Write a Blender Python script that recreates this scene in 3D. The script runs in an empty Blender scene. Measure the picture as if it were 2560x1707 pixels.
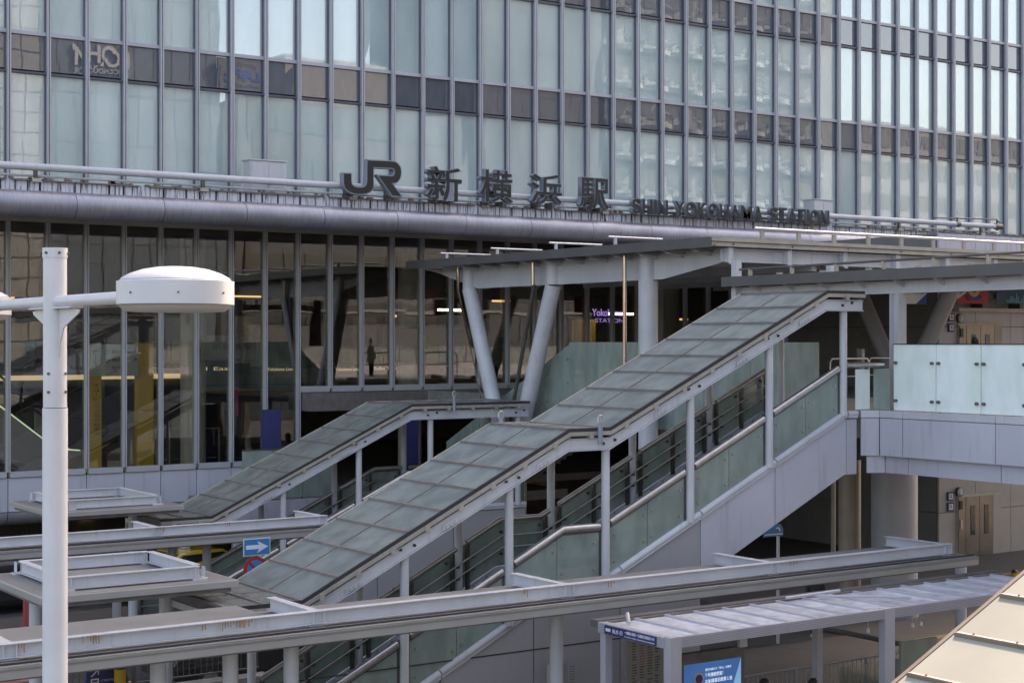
import bpy, bmesh, math, random
from mathutils import Vector, Matrix, noise
random.seed(7)
S = bpy.context.scene
COL = S.collection
R = math.radians
# ------------------------------------------------------------------ camera / sky / sun / exposure
TH = math.atan(4000/5860); SN, CS = math.sin(TH), math.cos(TH)
cam = bpy.data.cameras.new('camera'); cam.sensor_width = 36; cam.lens = 56.25
cam.clip_start = 0.3; cam.clip_end = 2000
co = bpy.data.objects.new('camera', cam); COL.objects.link(co)
co.location = (0, 0, 7.6); co.rotation_euler = (R(90), 0, -TH)
S.camera = co
SUN_EL, SUN_AZ = R(44), math.atan2(.901, .433)      # azimuth from +Y (v) towards +X (u)
W = bpy.data.worlds.new('World'); S.world = W; W.use_nodes = True
nt = W.node_tree; bg = nt.nodes['Background']
sky = nt.nodes.new('ShaderNodeTexSky'); sky.sky_type = 'NISHITA'; sky.sun_disc = False
sky.sun_elevation = SUN_EL; sky.sun_rotation = SUN_AZ
sky.air_density = 1.0; sky.dust_density = 3.0; sky.ozone_density = 1.0
nt.links.new(sky.outputs[0], bg.inputs[0]); bg.inputs[1].default_value = 0.15
sl = bpy.data.lights.new('sun', 'SUN'); sl.energy = 2.0; sl.angle = R(0.6); sl.color = (1, .93, .84)
so = bpy.data.objects.new('sun', sl); COL.objects.link(so)
sd = Vector((.901*math.cos(SUN_EL), .433*math.cos(SUN_EL), math.sin(SUN_EL)))
so.rotation_euler = sd.to_track_quat('Z', 'Y').to_euler(); so.location = (60, 30, 90)
S.view_settings.view_transform = 'Standard'; S.view_settings.look = 'None'
S.view_settings.exposure = 1.92; S.view_settings.gamma = 1
S.view_settings.use_white_balance = True; S.view_settings.white_balance_temperature = 8200; S.view_settings.white_balance_tint = 13
S.render.engine = 'CYCLES'
S.cycles.max_bounces = 8; S.cycles.transparent_max_bounces = 16

# ------------------------------------------------------------------ helpers
def P(px, py, u=None, v=None, z=None):
    """point of the place seen at a photo pixel on a plane of known distance"""
    a = (px-1280)/4000; b = (853.5-py)/4000
    d = Vector((a*CS+SN, -a*SN+CS, b))
    t = u/d[0] if u is not None else v/d[1] if v is not None else (z-7.6)/d[2]
    return Vector((d[0]*t, d[1]*t, 7.6+d[2]*t))

MATS = {}
def mat(name, col, rough=.5, metal=0., var=.10, vs=2.0, streak=0., streak_col=(.05,.045,.04), spec=.5,
        bump=0., bs=20., alpha=1., emit=0., trans=0., xs=(9, 9, .7), sth=.55, grime=0., coat=0., rnd=.05):
    if name in MATS: return MATS[name]
    m = bpy.data.materials.new(name); m.use_nodes = True
    N = m.node_tree.nodes; L = m.node_tree.links; b = N['Principled BSDF']
    g = N.new('ShaderNodeNewGeometry')
    def nz(scale, detail, mapping=None):
        n = N.new('ShaderNodeTexNoise'); n.inputs['Scale'].default_value = scale; n.inputs['Detail'].default_value = detail
        src = g.outputs['Position']
        if mapping:
            mp = N.new('ShaderNodeVectorMath'); mp.operation = 'MULTIPLY'; mp.inputs[1].default_value = mapping
            L.new(src, mp.inputs[0]); src = mp.outputs[0]
        L.new(src, n.inputs['Vector']); return n.outputs['Fac']
    def mix(fac, a, c):
        x = N.new('ShaderNodeMix'); x.data_type = 'RGBA'
        L.new(fac, x.inputs[0])
        for i, q in ((6, a), (7, c)):
            if isinstance(q, tuple): x.inputs[i].default_value = (*q, 1)
            else: L.new(q, x.inputs[i])
        return x.outputs[2]
    def ramp(f, a, c):
        r = N.new('ShaderNodeMapRange'); r.inputs[1].default_value = a; r.inputs[2].default_value = c
        L.new(f, r.inputs[0]); return r.outputs[0]
    lo = tuple(x*(1-var) for x in col); hi = tuple(min(1, x*(1+var)) for x in col)
    f = nz(vs, 5)
    c = mix(ramp(f, .3, .7), lo, hi)
    if streak > 0:
        s = ramp(nz(1, 4, xs), sth, sth+.14)
        mu = N.new('ShaderNodeMath'); mu.operation = 'MULTIPLY'; mu.inputs[1].default_value = streak; L.new(s, mu.inputs[0])
        c = mix(mu.outputs[0], c, streak_col)
    if grime > 0:
        s = ramp(nz(1.1, 8), .5, .72)
        mu = N.new('ShaderNodeMath'); mu.operation = 'MULTIPLY'; mu.inputs[1].default_value = grime; L.new(s, mu.inputs[0])
        c = mix(mu.outputs[0], c, tuple(x*.45 for x in col))
    oi = N.new('ShaderNodeObjectInfo'); om = N.new('ShaderNodeMapRange'); om.inputs[3].default_value = 1-rnd; om.inputs[4].default_value = 1+rnd
    L.new(oi.outputs['Random'], om.inputs[0]); vm = N.new('ShaderNodeVectorMath'); vm.operation = 'SCALE'
    L.new(c, vm.inputs[0]); L.new(om.outputs[0], vm.inputs['Scale']); c = vm.outputs[0]
    L.new(c, b.inputs['Base Color'])
    r = N.new('ShaderNodeMapRange'); r.inputs[3].default_value = max(.02, rough*.8); r.inputs[4].default_value = min(1, rough*1.2)
    L.new(f, r.inputs[0]); L.new(r.outputs[0], b.inputs['Roughness'])
    b.inputs['Metallic'].default_value = metal; b.inputs['Specular IOR Level'].default_value = spec
    b.inputs['Alpha'].default_value = alpha; b.inputs['Coat Weight'].default_value = coat
    if trans: b.inputs['Transmission Weight'].default_value = trans
    if bump:
        bn = N.new('ShaderNodeBump'); bn.inputs['Strength'].default_value = bump; bn.inputs['Distance'].default_value = .01
        L.new(nz(bs, 3), bn.inputs['Height']); L.new(bn.outputs[0], b.inputs['Normal'])
    if emit:
        b.inputs['Emission Color'].default_value = (*col, 1); b.inputs['Emission Strength'].default_value = emit
    MATS[name] = m; return m

def glass_mat(name, tint, refl, rough=.01, wave=.004, ws=.8, diff=None, dfac=0., translu=0., dirt=.82, dsc=3.):
    """pane: see-through part x tint, mirror part, optional diffuse (frosted) part"""
    m = bpy.data.materials.new(name); m.use_nodes = True
    N = m.node_tree.nodes; L = m.node_tree.links; N.remove(N['Principled BSDF']); out = N['Material Output']
    g = N.new('ShaderNodeNewGeometry')
    n = N.new('ShaderNodeTexNoise'); n.inputs['Scale'].default_value = ws; n.inputs['Detail'].default_value = 1.5
    L.new(g.outputs['Position'], n.inputs['Vector'])
    bn = N.new('ShaderNodeBump'); bn.inputs['Strength'].default_value = 1; bn.inputs['Distance'].default_value = wave
    L.new(n.outputs['Fac'], bn.inputs['Height'])
    t = N.new('ShaderNodeBsdfTransparent'); t.inputs[0].default_value = (*tint, 1)
    gl = N.new('ShaderNodeBsdfGlossy'); gl.inputs['Roughness'].default_value = rough; gl.inputs[0].default_value = (.95, .97, 1, 1)
    L.new(bn.outputs[0], gl.inputs['Normal'])
    base = t.outputs[0]
    if diff:
        d = N.new('ShaderNodeBsdfDiffuse')
        nz = N.new('ShaderNodeTexNoise'); nz.inputs['Scale'].default_value = dsc; nz.inputs['Detail'].default_value = 6
        mp = N.new('ShaderNodeVectorMath'); mp.operation = 'MULTIPLY'; mp.inputs[1].default_value = (1, 1, .35)
        L.new(g.outputs['Position'], mp.inputs[0]); L.new(mp.outputs[0], nz.inputs['Vector'])
        cr = N.new('ShaderNodeMix'); cr.data_type = 'RGBA'; cr.inputs[6].default_value = (*[x*dirt for x in diff], 1); cr.inputs[7].default_value = (*[min(1, x*1.12) for x in diff], 1)
        nr = N.new('ShaderNodeMapRange'); nr.inputs[1].default_value = .36; nr.inputs[2].default_value = .6; L.new(nz.outputs['Fac'], nr.inputs[0]); L.new(nr.outputs[0], cr.inputs[0])
        oi = N.new('ShaderNodeObjectInfo'); om = N.new('ShaderNodeMapRange'); om.inputs[3].default_value = .91; om.inputs[4].default_value = 1.06
        L.new(oi.outputs['Random'], om.inputs[0]); vm = N.new('ShaderNodeVectorMath'); vm.operation = 'SCALE'
        L.new(cr.outputs[2], vm.inputs[0]); L.new(om.outputs[0], vm.inputs['Scale']); L.new(vm.outputs[0], d.inputs[0])
        src = d.outputs[0]
        if translu:
            tl = N.new('ShaderNodeBsdfTranslucent'); L.new(cr.outputs[2], tl.inputs[0])
            mx = N.new('ShaderNodeMixShader'); mx.inputs[0].default_value = translu
            L.new(d.outputs[0], mx.inputs[1]); L.new(tl.outputs[0], mx.inputs[2]); src = mx.outputs[0]
        mx = N.new('ShaderNodeMixShader'); mx.inputs[0].default_value = dfac
        L.new(t.outputs[0], mx.inputs[1]); L.new(src, mx.inputs[2]); base = mx.outputs[0]
    fr = N.new('ShaderNodeLayerWeight'); fr.inputs[0].default_value = .5
    mr = N.new('ShaderNodeMapRange'); mr.inputs[3].default_value = refl; mr.inputs[4].default_value = min(1, refl+.55)
    pw = N.new('ShaderNodeMath'); pw.operation = 'POWER'; pw.inputs[1].default_value = 3
    L.new(fr.outputs['Facing'], pw.inputs[0]); L.new(pw.outputs[0], mr.inputs[0])
    mx = N.new('ShaderNodeMixShader'); L.new(mr.outputs[0], mx.inputs[0]); L.new(base, mx.inputs[1]); L.new(gl.outputs[0], mx.inputs[2])
    L.new(mx.outputs[0], out.inputs[0]); MATS[name] = m; return m

SPLIT = {'girder_bracket', 'hall_sill', 'glass_fixing', 'trim_clip', 'transom', 'beam_stiffener', 'rafter', 'cross_girder', 'sign_bracket',
         'beam_bracket', 'rail_foot', 'rod_foot', 'hanger', 'guard_rod', 'beam_bolt', 'rust_stain', 'roof_rod', 'soffit_fin', 'railing_post', 'gate_frame',
         'glow_strip', 'pole_bolt', 'seam_bolt', 'roof_stay', 'eyes', 'side_window', 'ceiling_strip', 'balconies_', 'sign_panel', 'post', 'rail_end_frame', 'roof_beam_'}
class MB:
    def __init__(s): s.v = []; s.f = []; s.sm = []; s.marks = []; s.depth = 0
    def mark(s): s.marks.append((len(s.v), len(s.f)))
    def add(s, vs, fs, smooth=False):
        k = len(s.v); s.v += [tuple(x) for x in vs]
        for f in fs: s.f.append([i+k for i in f]); s.sm.append(smooth)
        return s
    def box(s, x0, x1, y0, y1, z0, z1):
        s.mark(); x0, x1 = min(x0, x1), max(x0, x1); y0, y1 = min(y0, y1), max(y0, y1); z0, z1 = min(z0, z1), max(z0, z1)
        v = [(x, y, z) for z in (z0, z1) for y in (y0, y1) for x in (x0, x1)]
        return s.add(v, [(0,2,3,1),(4,5,7,6),(0,1,5,4),(2,6,7,3),(0,4,6,2),(1,3,7,5)])
    def prism(s, poly, off):
        """poly: 3D points, off: extrude vector"""
        s.mark(); n = len(poly); off = Vector(off); a = [Vector(p) for p in poly]
        nn = Vector((0,0,0))
        for i in range(n): nn += a[i].cross(a[(i+1) % n])
        if nn.dot(off) > 0: a = a[::-1]
        b = [p+off for p in a]
        fs = [tuple(range(n)), tuple(range(2*n-1, n-1, -1))]
        for i in range(n):
            j = (i+1) % n; fs.append((i, n+i, n+j, j))
        return s.add(a+b, fs)
    def tube(s, pts, r, n=12, cap=True, r2=None):
        s.mark(); pts = [Vector(p) for p in pts]; m = len(pts); vs = []; fs = []
        for i, p in enumerate(pts):
            if i == 0: d = pts[1]-p; mt = None
            elif i == m-1: d = p-pts[i-1]; mt = None
            else:
                d0 = (p-pts[i-1]).normalized(); d1 = (pts[i+1]-p).normalized(); d = d0+d1; mt = 1/max(.3, (d.length/2))
            d = d.normalized()
            up = Vector((0,0,1)) if abs(d.z) < .95 else Vector((0,1,0))
            a = d.cross(up).normalized(); b = a.cross(d).normalized()
            rr = r if r2 is None else r+(r2-r)*i/(m-1)
            for k in range(n):
                t = 2*math.pi*k/n
                vs.append(p + a*math.cos(t)*rr + b*math.sin(t)*rr*(mt or 1))
        for i in range(m-1):
            for k in range(n):
                k2 = (k+1) % n
                fs.append((i*n+k, i*n+k2, (i+1)*n+k2, (i+1)*n+k))
        s.add(vs, fs, n > 6)
        if cap:
            s.add(vs[:n], [tuple(range(n))[::-1]]); s.add(vs[-n:], [tuple(range(n))])
        return s
    def lathe(s, c, prof, n=24):
        s.mark(); ang = [math.atan2(b[1]-a[1], b[0]-a[0]) for a, b in zip(prof, prof[1:])]
        i = 0; m = len(prof)
        while i < m-1:
            j = i+1
            while j < m-1 and abs((ang[j]-ang[j-1]+math.pi) % (2*math.pi)-math.pi) < R(38): j += 1
            vs = [(c[0]+r_*math.cos(2*math.pi*k/n), c[1]+r_*math.sin(2*math.pi*k/n), c[2]+h) for r_, h in prof[i:j+1] for k in range(n)]
            s.add(vs, [(q*n+k, q*n+(k+1) % n, (q+1)*n+(k+1) % n, (q+1)*n+k) for q in range(j-i) for k in range(n)], True)
            i = j
        return s
    def beamH(s, p0, p1, w, h, tf=.015, tw=.012, horiz=True):
        s.mark()
        """H section between two level points; web vertical"""
        p0 = Vector(p0); p1 = Vector(p1); d = (p1-p0); dn = d.normalized(); a = dn.cross(Vector((0,0,1))).normalized()
        up = a.cross(dn).normalized()
        def bx(x0, x1, z0, z1):
            q = [p0+a*x0+up*z0, p0+a*x1+up*z0, p0+a*x1+up*z1, p0+a*x0+up*z1]
            s.prism(q, d)
        bx(-w/2, w/2, -tf, 0); bx(-w/2, w/2, -h, -h+tf); bx(-tw/2, tw/2, -h+tf, -tf)
        return s
    def path(s, pts, hw, z0, z1, ydir=Vector((0,1,0))):
        s.mark()
        """strip box following (u,z) polyline in a v plane: pts list (u,z) ; v from hw[0] to hw[1]; z offset z0..z1"""
        n = len(pts)
        poly = [(p[0], hw[0], p[1]+z1) for p in pts]+[(p[0], hw[0], p[1]+z0) for p in pts[::-1]]
        vs = []; fs = []
        for y in hw:
            for p in pts: vs += [(p[0], y, p[1]+z0), (p[0], y, p[1]+z1)]
        o = 2*n
        for i in range(n-1):
            a, b, c, d = 2*i, 2*i+1, 2*i+3, 2*i+2
            fs += [(a, d, c, b), (o+a, o+b, o+c, o+d), (b, c, o+c, o+b), (a, o+a, o+d, d)]
        fs += [(0, 1, o+1, o), (2*n-2, o+2*n-2, o+2*n-1, 2*n-1)]
        return s.add(vs, fs)
    def build(s, name, m, parent=None, bevel=0, **props):
        if name in SPLIT and len(s.marks) > 1 and parent is not None:
            ends = s.marks[1:]+[(len(s.v), len(s.f))]; o = None
            for (v0, f0), (v1, f1) in zip(s.marks, ends):
                q = MB(); q.v = s.v[v0:v1]; q.f = [[k-v0 for k in f] for f in s.f[f0:f1]]; q.sm = s.sm[f0:f1]
                o = q.build(name, m, parent, bevel, **props)
            return o
        me = bpy.data.meshes.new(name); me.from_pydata(s.v, [], s.f); me.update()
        for p, q in zip(me.polygons, s.sm): p.use_smooth = q
        me.materials.append(MATS[m] if isinstance(m, str) else m)
        o = bpy.data.objects.new(name, me); COL.objects.link(o)
        if parent is not None: o.parent = parent
        if bevel:
            b = o.modifiers.new('bevel', 'BEVEL'); b.width = bevel; b.segments = 2; b.limit_method = 'ANGLE'
        for k, v in props.items(): o[k] = v
        return o

def tag(o, label, cat, group=None):
    o['label'] = label; o['category'] = cat
    if group: o['group'] = group
    return o
def thing(name, label, cat, group=None, loc=(0,0,0), rz=0):
    o = bpy.data.objects.new(name, None); COL.objects.link(o); o.empty_display_size = .2
    o.location = loc; o.rotation_euler = (0, 0, rz)
    return tag(o, label, cat, group)
def struct(o): o['kind'] = 'structure'; return o
def kids(o): return [c for c in bpy.data.objects if c.parent == o]
def dup(o, parent=None):
    c = o.copy(); COL.objects.link(c)
    if parent is not None: c.parent = parent
    for k in kids(o): dup(k, c)
    return c
def text_mesh(name, s, m, parent, org, xd, zd, width, height, depth=.01, bold=0., spacing=1., keep=False):
    """flat lettering: org = lower-left corner of the lettering's box"""
    c = bpy.data.curves.new('lettering', 'FONT'); c.body = s; c.extrude = .02; c.offset = bold; c.space_character = spacing
    o = bpy.data.objects.new('lettering', c); COL.objects.link(o)
    dg = bpy.context.evaluated_depsgraph_get(); me = bpy.data.meshes.new_from_object(o.evaluated_get(dg))
    bpy.data.objects.remove(o); bpy.data.curves.remove(c)
    xs = [v.co.x for v in me.vertices]; ys = [v.co.y for v in me.vertices]
    if not xs: return None
    x0, x1, y0, y1 = min(xs), max(xs), min(ys), max(ys)
    sx = width/(x1-x0); sy = height/(y1-y0)
    if keep: sx = sy = min(sx, sy)
    xd = Vector(xd).normalized(); zd = Vector(zd).normalized(); nd = xd.cross(zd).normalized(); org = Vector(org)
    for v in me.vertices:
        d = 1 if v.co.z > 0 else 0
        v.co = org + xd*(v.co.x-x0)*sx + zd*(v.co.y-y0)*sy + nd*depth*d
    me.materials.clear(); me.materials.append(MATS[m]); me.update()
    ob = bpy.data.objects.new(name, me); COL.objects.link(ob)
    if parent is not None: ob.parent = parent
    return ob

# ------------------------------------------------------------------ materials
mat('white_steel', (.55, .545, .585), .42, var=.07, vs=1.5, streak=.22, streak_col=(.30,.28,.27), sth=.56, grime=.12)
mat('mullion_metal', (.46, .455, .50), .4, metal=.1, var=.05)
mat('dark_joint', (.035, .033, .036), .7)
mat('dark_trim', (.12, .12, .16), .4, metal=.3)
mat('beige_plate', (.235, .222, .21), .45, var=.08, vs=1.2, grime=.25, streak=.15, xs=(1.2, 6, 1), streak_col=(.2,.18,.16))
mat('beige_edge', (.34, .32, .305), .4, var=.05, vs=2)
mat('grey_fascia', (.115, .108, .11), .42, var=.12, vs=.8, grime=.2)
mat('rust', (.33, .17, .06), .9, var=.3, vs=20)
mat('panel_lilac', (.50, .49, .56), .4, var=.06, vs=.6, streak=.30, streak_col=(.25,.24,.27), xs=(5, 5, .5), sth=.55)
mat('panel_wall', (.36, .35, .37), .45, var=.05, vs=.6, streak=.1, streak_col=(.25,.24,.25))
mat('steel', (.58, .53, .50), .3, metal=.85, var=.12, vs=6, bump=.15, bs=60)
mat('dark_steel', (.13, .115, .11), .4, metal=.6, var=.2, vs=5)
mat('seam', (.17, .145, .14), .55, var=.2, vs=4, grime=.3)
mat('trim_beige', (.42, .385, .34), .4, metal=.2, var=.1, vs=4, grime=.3)
mat('lamp_white', (.66, .64, .66), .38, var=.05, vs=3, grime=.07, streak=.12, streak_col=(.40,.38,.36), xs=(14, 14, 2), sth=.62)
mat('tube_metal', (.36, .35, .40), .42, metal=.6, var=.14, vs=1.2, streak=.28, xs=(26, 2, 2), streak_col=(.16,.155,.19), sth=.45, bump=.1, bs=30)
mat('cladding', (.62, .61, .68), .5, var=.08, streak=.9, xs=(16, 1, 1.2), sth=.51, streak_col=(.035,.03,.032))
mat('sign_face', (.018, .016, .017), .45, var=.1)
mat('sign_edge', (.26, .28, .34), .4, metal=.2)
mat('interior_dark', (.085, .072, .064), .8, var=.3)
mat('interior_floor', (.13, .12, .11), .3, var=.2, vs=1)
mat('interior_col', (.40, .39, .38), .35)
mat('soffit_metal', (.36, .335, .30), .4, var=.12, vs=1)
mat('asphalt', (.06, .056, .054), .85, var=.25, vs=3, bump=.4, bs=60)
mat('paving', (.105, .088, .08), .8, var=.2, vs=4, bump=.2, bs=30)
mat('tactile', (.30, .22, .10), .8, var=.15, vs=5)
mat('concrete', (.22, .21, .20), .8, var=.15, vs=2, streak=.3)
mat('deck_tile', (.20, .19, .18), .7, var=.15, vs=3)
mat('warm_lit_tile', (.40, .355, .32), .45, var=.06, vs=1, grime=.15)  # warm light on the lower elevator walls is put into this base colour
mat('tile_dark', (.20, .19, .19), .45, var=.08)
mat('brown_column', (.33, .26, .21), .4, var=.08, streak=.2)
mat('grey_column', (.30, .29, .31), .45, var=.06)
mat('door_metal', (.27, .23, .20), .3, metal=.7, var=.1, vs=2)
mat('black_paint', (.02, .02, .022), .4)
mat('yellow_paint', (.62, .36, .02), .4)
mat('totem_yellow', (.62, .40, .04), .45, var=.04)
mat('lettering_dark', (.05, .04, .03), .5)
mat('lettering_white', (.7, .7, .74), .5)
mat('board_white', (.50, .51, .52), .5, var=.03)
mat('blue_sign', (.02, .20, .46), .4, var=.04)
mat('navy', (.03, .035, .13), .45)
mat('road_red', (.42, .03, .035), .4)
mat('paper', (.30, .27, .25), .7, var=.04)
mat('paper_ink', (.10, .085, .08), .7)
mat('paper_red', (.28, .12, .10), .7)
mat('cream_roof', (.33, .315, .275), .5, var=.04, vs=1.5)
mat('cream_seam', (.27, .235, .21), .5)
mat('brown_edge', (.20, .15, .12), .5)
mat('blind', (.84, .97, .96), .8, var=.09, vs=.6, streak=.6, xs=(8, 8, .04), sth=.5, streak_col=(.55,.70,.70))
mat('blind_line', (.30, .36, .35), .8)
mat('shelter_metal', (.44, .42, .47), .4, metal=.2, var=.05)
mat('groove', (.16, .155, .18), .5)
mat('light_strip', (1, .92, .8), emit=4)
mat('warm_strip', (1, .66, .28), emit=.4)
mat('cream_strip', (1, .88, .6), emit=.15)
mat('green_strip', (.65, 1, .8), emit=.22)
mat('purple_strip', (.35, .28, 1), emit=.3)
mat('screen_blue', (.03, .11, .32), emit=.16, var=.4, vs=.9)
mat('screen_pale', (.55, .65, .75), emit=.2)
mat('skin', (.50, .33, .25), .5, var=.03)
mat('hair', (.015, .012, .011), .5)
mat('coat_dark', (.03, .03, .035), .8)
mat('coat_grey', (.28, .28, .30), .8)
mat('coat_red', (.30, .05, .05), .8)
mat('coat_pink', (.50, .36, .36), .8)
mat('trousers', (.04, .045, .06), .8)
mat('rubber', (.02, .02, .02), .7)
mat('car_glass', (.02, .022, .025), .05, spec=1)
mat('car_yellow', (.58, .34, .02), .25, coat=1, var=.02)
mat('car_black', (.02, .02, .022), .2, coat=1)
mat('car_pink', (.42, .20, .22), .25, coat=1, var=.02)
mat('car_silver', (.4, .4, .42), .25, metal=.5, coat=1)
mat('head_light', (.75, .75, .78), .1, spec=1)
mat('bld_cream', (.37, .375, .38), .8, var=.05)
mat('bld_pink', (.155, .158, .175), .8, var=.05)
mat('bld_grey', (.10, .105, .12), .7, var=.05)
mat('bld_white', (.30, .33, .345), .7, var=.05)
mat('bld_blue', (.10, .14, .19), .6, spec=1, var=.1)
mat('bld_window', (.04, .06, .08), .1, spec=1)
mat('bld_joint', (.12, .12, .13), .8)
mat('blue_letter', (.02, .10, .45), .5)
glass_mat('window_glass', (.96, 1, .99), .21, rough=.0, wave=.0013, ws=.7, diff=(.80, .97, .98), dfac=.44, dirt=.85, dsc=.6)
glass_mat('hall_glass', (.86, .84, .79), .10, rough=.0, wave=.0018, ws=.8)
glass_mat('spandrel', (0, 0, 0), .17, rough=.0, wave=.0010, ws=.8, diff=(.115, .122, .145), dfac=1, dirt=.92)
glass_mat('stair_glass', (.50, .62, .57), .05, rough=.04, wave=.002, diff=(.28, .335, .305), dfac=.87, dirt=.88)
glass_mat('roof_glass', (.45, .52, .5), .035, rough=.22, wave=.002, diff=(.20, .218, .205), dfac=.95, dirt=.76, dsc=2.2)
glass_mat('deck_glass', (.75, .9, .88), .06, rough=.05, wave=.002, diff=(.84, .95, .90), dfac=.97, translu=.06, dirt=.97)
glass_mat('shelter_glass', (.8, .85, .9), .10, rough=.08, wave=.002, diff=(.66, .66, .71), dfac=.93, dirt=.86)
glass_mat('clear_glass', (.72, .78, .76), .10, wave=.001)

# ------------------------------------------------------------------ ground
struct(MB().box(-150, 260, -150, 220, -.5, 0).build('ground', 'asphalt'))
# pavements: around the stairs and below the deck
def kerbed(name, x0, x1, y0, y1, h=.13):
    struct(MB().box(x0, x1, y0, y1, .002, h).build(name, 'paving', bevel=.02))
kerbed('pavement', 5, 30, 18.2, 28.9)
kerbed('pavement', 9, 27, 33.0, 43.5)
kerbed('pavement', 30.5, 62, 24, 60)
for (a, b, c_, d) in ((31, 60, 27.2, 27.5), (33, 60, 33.4, 33.7), (44.5, 44.8, 27.5, 33.4)):
    struct(MB().box(a, b, c_, d, .13, .136).build('tactile_strip', 'tactile'))
for k in range(9):
    struct(MB().box(2+k*3.2, 3.9+k*3.2, 30.9, 31.03, .0, .004).build('road_marking', 'board_white'))
struct(MB().box(0, 31, 32.4, 32.52, .0, .004).build('road_marking', 'board_white'))

# ------------------------------------------------------------------ station building (curtain wall)
V0 = 47.0; U0 = 14.2; MOD = 1.176; NI = 41
def um(i): return U0+i*MOD
B = thing('station_building', 'long station office block with a glass curtain wall and silvery eave tube', 'building')
# solid mass behind and beyond the modelled bays
MB().box(-6, 82, 48.4, 75, 25.3, 105).build('upper_sun_block', 'panel_wall', B)  # unseen upper mass, made this tall to block the sun
MB().box(62.4, 82, 47, 75, 0, 25.25).build('side_wall', 'panel_wall', B)  # unseen right end, length set so the sun clears it onto the near roof
MB().box(-6, 12.9, 47, 75, 11, 25.25).build('side_wall', 'panel_wall', B)
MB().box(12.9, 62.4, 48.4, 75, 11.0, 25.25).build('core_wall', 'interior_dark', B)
FL = [(8.05, None)]
rows = [(12.35, 15.50), (16.72, 19.78), (21.02, 24.10)]
spans = [(15.57, 16.65), (19.87, 20.95), (24.2, 25.2)]
# cavity floors between panes and core
for z in (12.0, 16.0, 20.3, 24.6):
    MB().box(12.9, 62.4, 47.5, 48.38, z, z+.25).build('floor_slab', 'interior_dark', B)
bl_line = []
def pane(u0, u1, z0, z1, y, j):
    r = lambda: random.uniform(-j, j)
    a, b, c_, d = r(), r(), r(), r()
    vs = [(u0, y+a, z0), (u1, y+b, z0), (u1, y+c_, z1), (u0, y+d, z1)]
    vs2 = [(x, yy+.02, zz) for x, yy, zz in vs]
    return MB().add(vs+vs2, [(0,1,2,3), (5,4,7,6), (0,4,5,1), (3,2,6,7), (0,3,7,4), (1,5,6,2)])
cnt = 0; extra = MB(); exb = MB()
order = [(r, i) for r in (1, 0) for i in range(-1, NI)] + [(2, i) for i in range(14, NI)]
for (r, i) in order:
    z0, z1 = rows[r]; u0, u1 = um(i)+.055, um(i+1)-.055
    p = pane(u0, u1, z0+.03, z1-.02, 47.0, .0016)
    bm_ = MB()
    drop = 0 if random.random() > .08 else random.uniform(.1, .6)
    bx0, bx1 = u0+.02, u1-.06-(.05 if random.random() < .3 else 0)
    bm_.box(bx0, bx1, 47.16, 47.18, z0+.02, z1-.43); bm_.box(u0, u1, 47.15, 47.18, z1-.40, z1)
    if cnt < 100:
        w = p.build('window', 'window_glass', B); bm_.build('blind', 'blind', w)
    else:
        k = len(extra.v); extra.add(p.v, p.f); exb.add(bm_.v, bm_.f)
    cnt += 1
w = extra.build('window', 'window_glass', B, kind='stuff'); exb.build('blind', 'blind', w)
cnt = 0; extra = MB()
for (r, lo_, hi_) in ((0, -1, NI), (1, 11, NI), (2, 30, NI)):
    for i in range(lo_, hi_):
        z0, z1 = spans[r]; p = pane(um(i)+.055, um(i+1)-.055, z0+.03, z1-.02, 47.0, .0016)
        p.build('spandrel_panel', 'spandrel', B)
for i in range(-1, NI+1):
    u = um(i); q = MB()
    q.box(u-.055, u-.012, 46.80, 47.03, 12.1, 25.3); q.box(u+.012, u+.055, 46.80, 47.03, 12.1, 25.3)
    q.build('mullion', 'mullion_metal', B)
    MB().box(u-.0115, u+.0115, 46.86, 47.05, 12.1, 25.3).build('mullion_groove', 'dark_trim', B)
    if i < NI:
        q = MB(); q.box(u+.056, u+.078, 46.93, 46.99, 12.1, 25.3); q.build('mullion_shade', 'dark_trim', B)  # dark strips painting the side shade along the pane edges
        q = MB(); q.box(u+MOD-.092, u+MOD-.056, 46.93, 46.99, 12.1, 25.3); q.build('mullion_shade', 'dark_trim', B)
for (z, h, d, mm) in ((16.65, .11, 46.90, 'mullion_metal'), (15.51, .06, 46.88, 'dark_trim'), (20.95, .11, 46.90, 'mullion_metal'), (19.79, .07, 46.88, 'dark_trim'), (24.12, .08, 46.88, 'dark_trim')):
    q = MB()
    for i in range(-1, NI): q.box(um(i)+.056, um(i+1)-.056, d, 47.03, z-.03, z-.03+h)
    q.build('transom', mm, B)
# station hall glazing below the eave
for i in range(-1, NI):
    u0, u1 = um(i)+.05, um(i+1)-.05
    zb = 3.80 if i < 8 else 6.15
    if 8 <= i < 13: zb = 6.15
    if i >= 13: zb = 6.05
    pane(u0, u1, zb, 11.25, 47.0, .004).build('hall_window', 'hall_glass', B)
for i in range(-1, NI+1):
    u = um(i); zb = 3.78 if i <= 8 else 6.05; q = MB()
    q.box(u-.05, u-.012, 46.84, 47.04, zb, 11.3); q.box(u+.012, u+.05, 46.84, 47.04, zb, 11.3); q.box(u-.012, u+.012, 46.9, 47.06, zb, 11.3)
    q.build('hall_mullion', 'mullion_metal', B)
q = MB()
for i in range(-1, 8): q.box(um(i)+.05, um(i+1)-.05, 46.88, 47.04, 3.62, 3.79)
for i in range(8, 25): q.box(um(i)+.05, um(i+1)-.05, 46.88, 47.04, 5.95, 6.14)
q.build('hall_sill', 'mullion_metal', B)
for i in range(-3, 8):
    MB().box(um(i)+.012, um(i+1)-.012, 46.94, 47.0, 2.62, 3.60).build('base_panel', 'panel_lilac', B)
MB().box(um(-3), um(8), 47.0, 47.5, 2.55, 3.62).build('base_beam', 'dark_joint', B)
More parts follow.
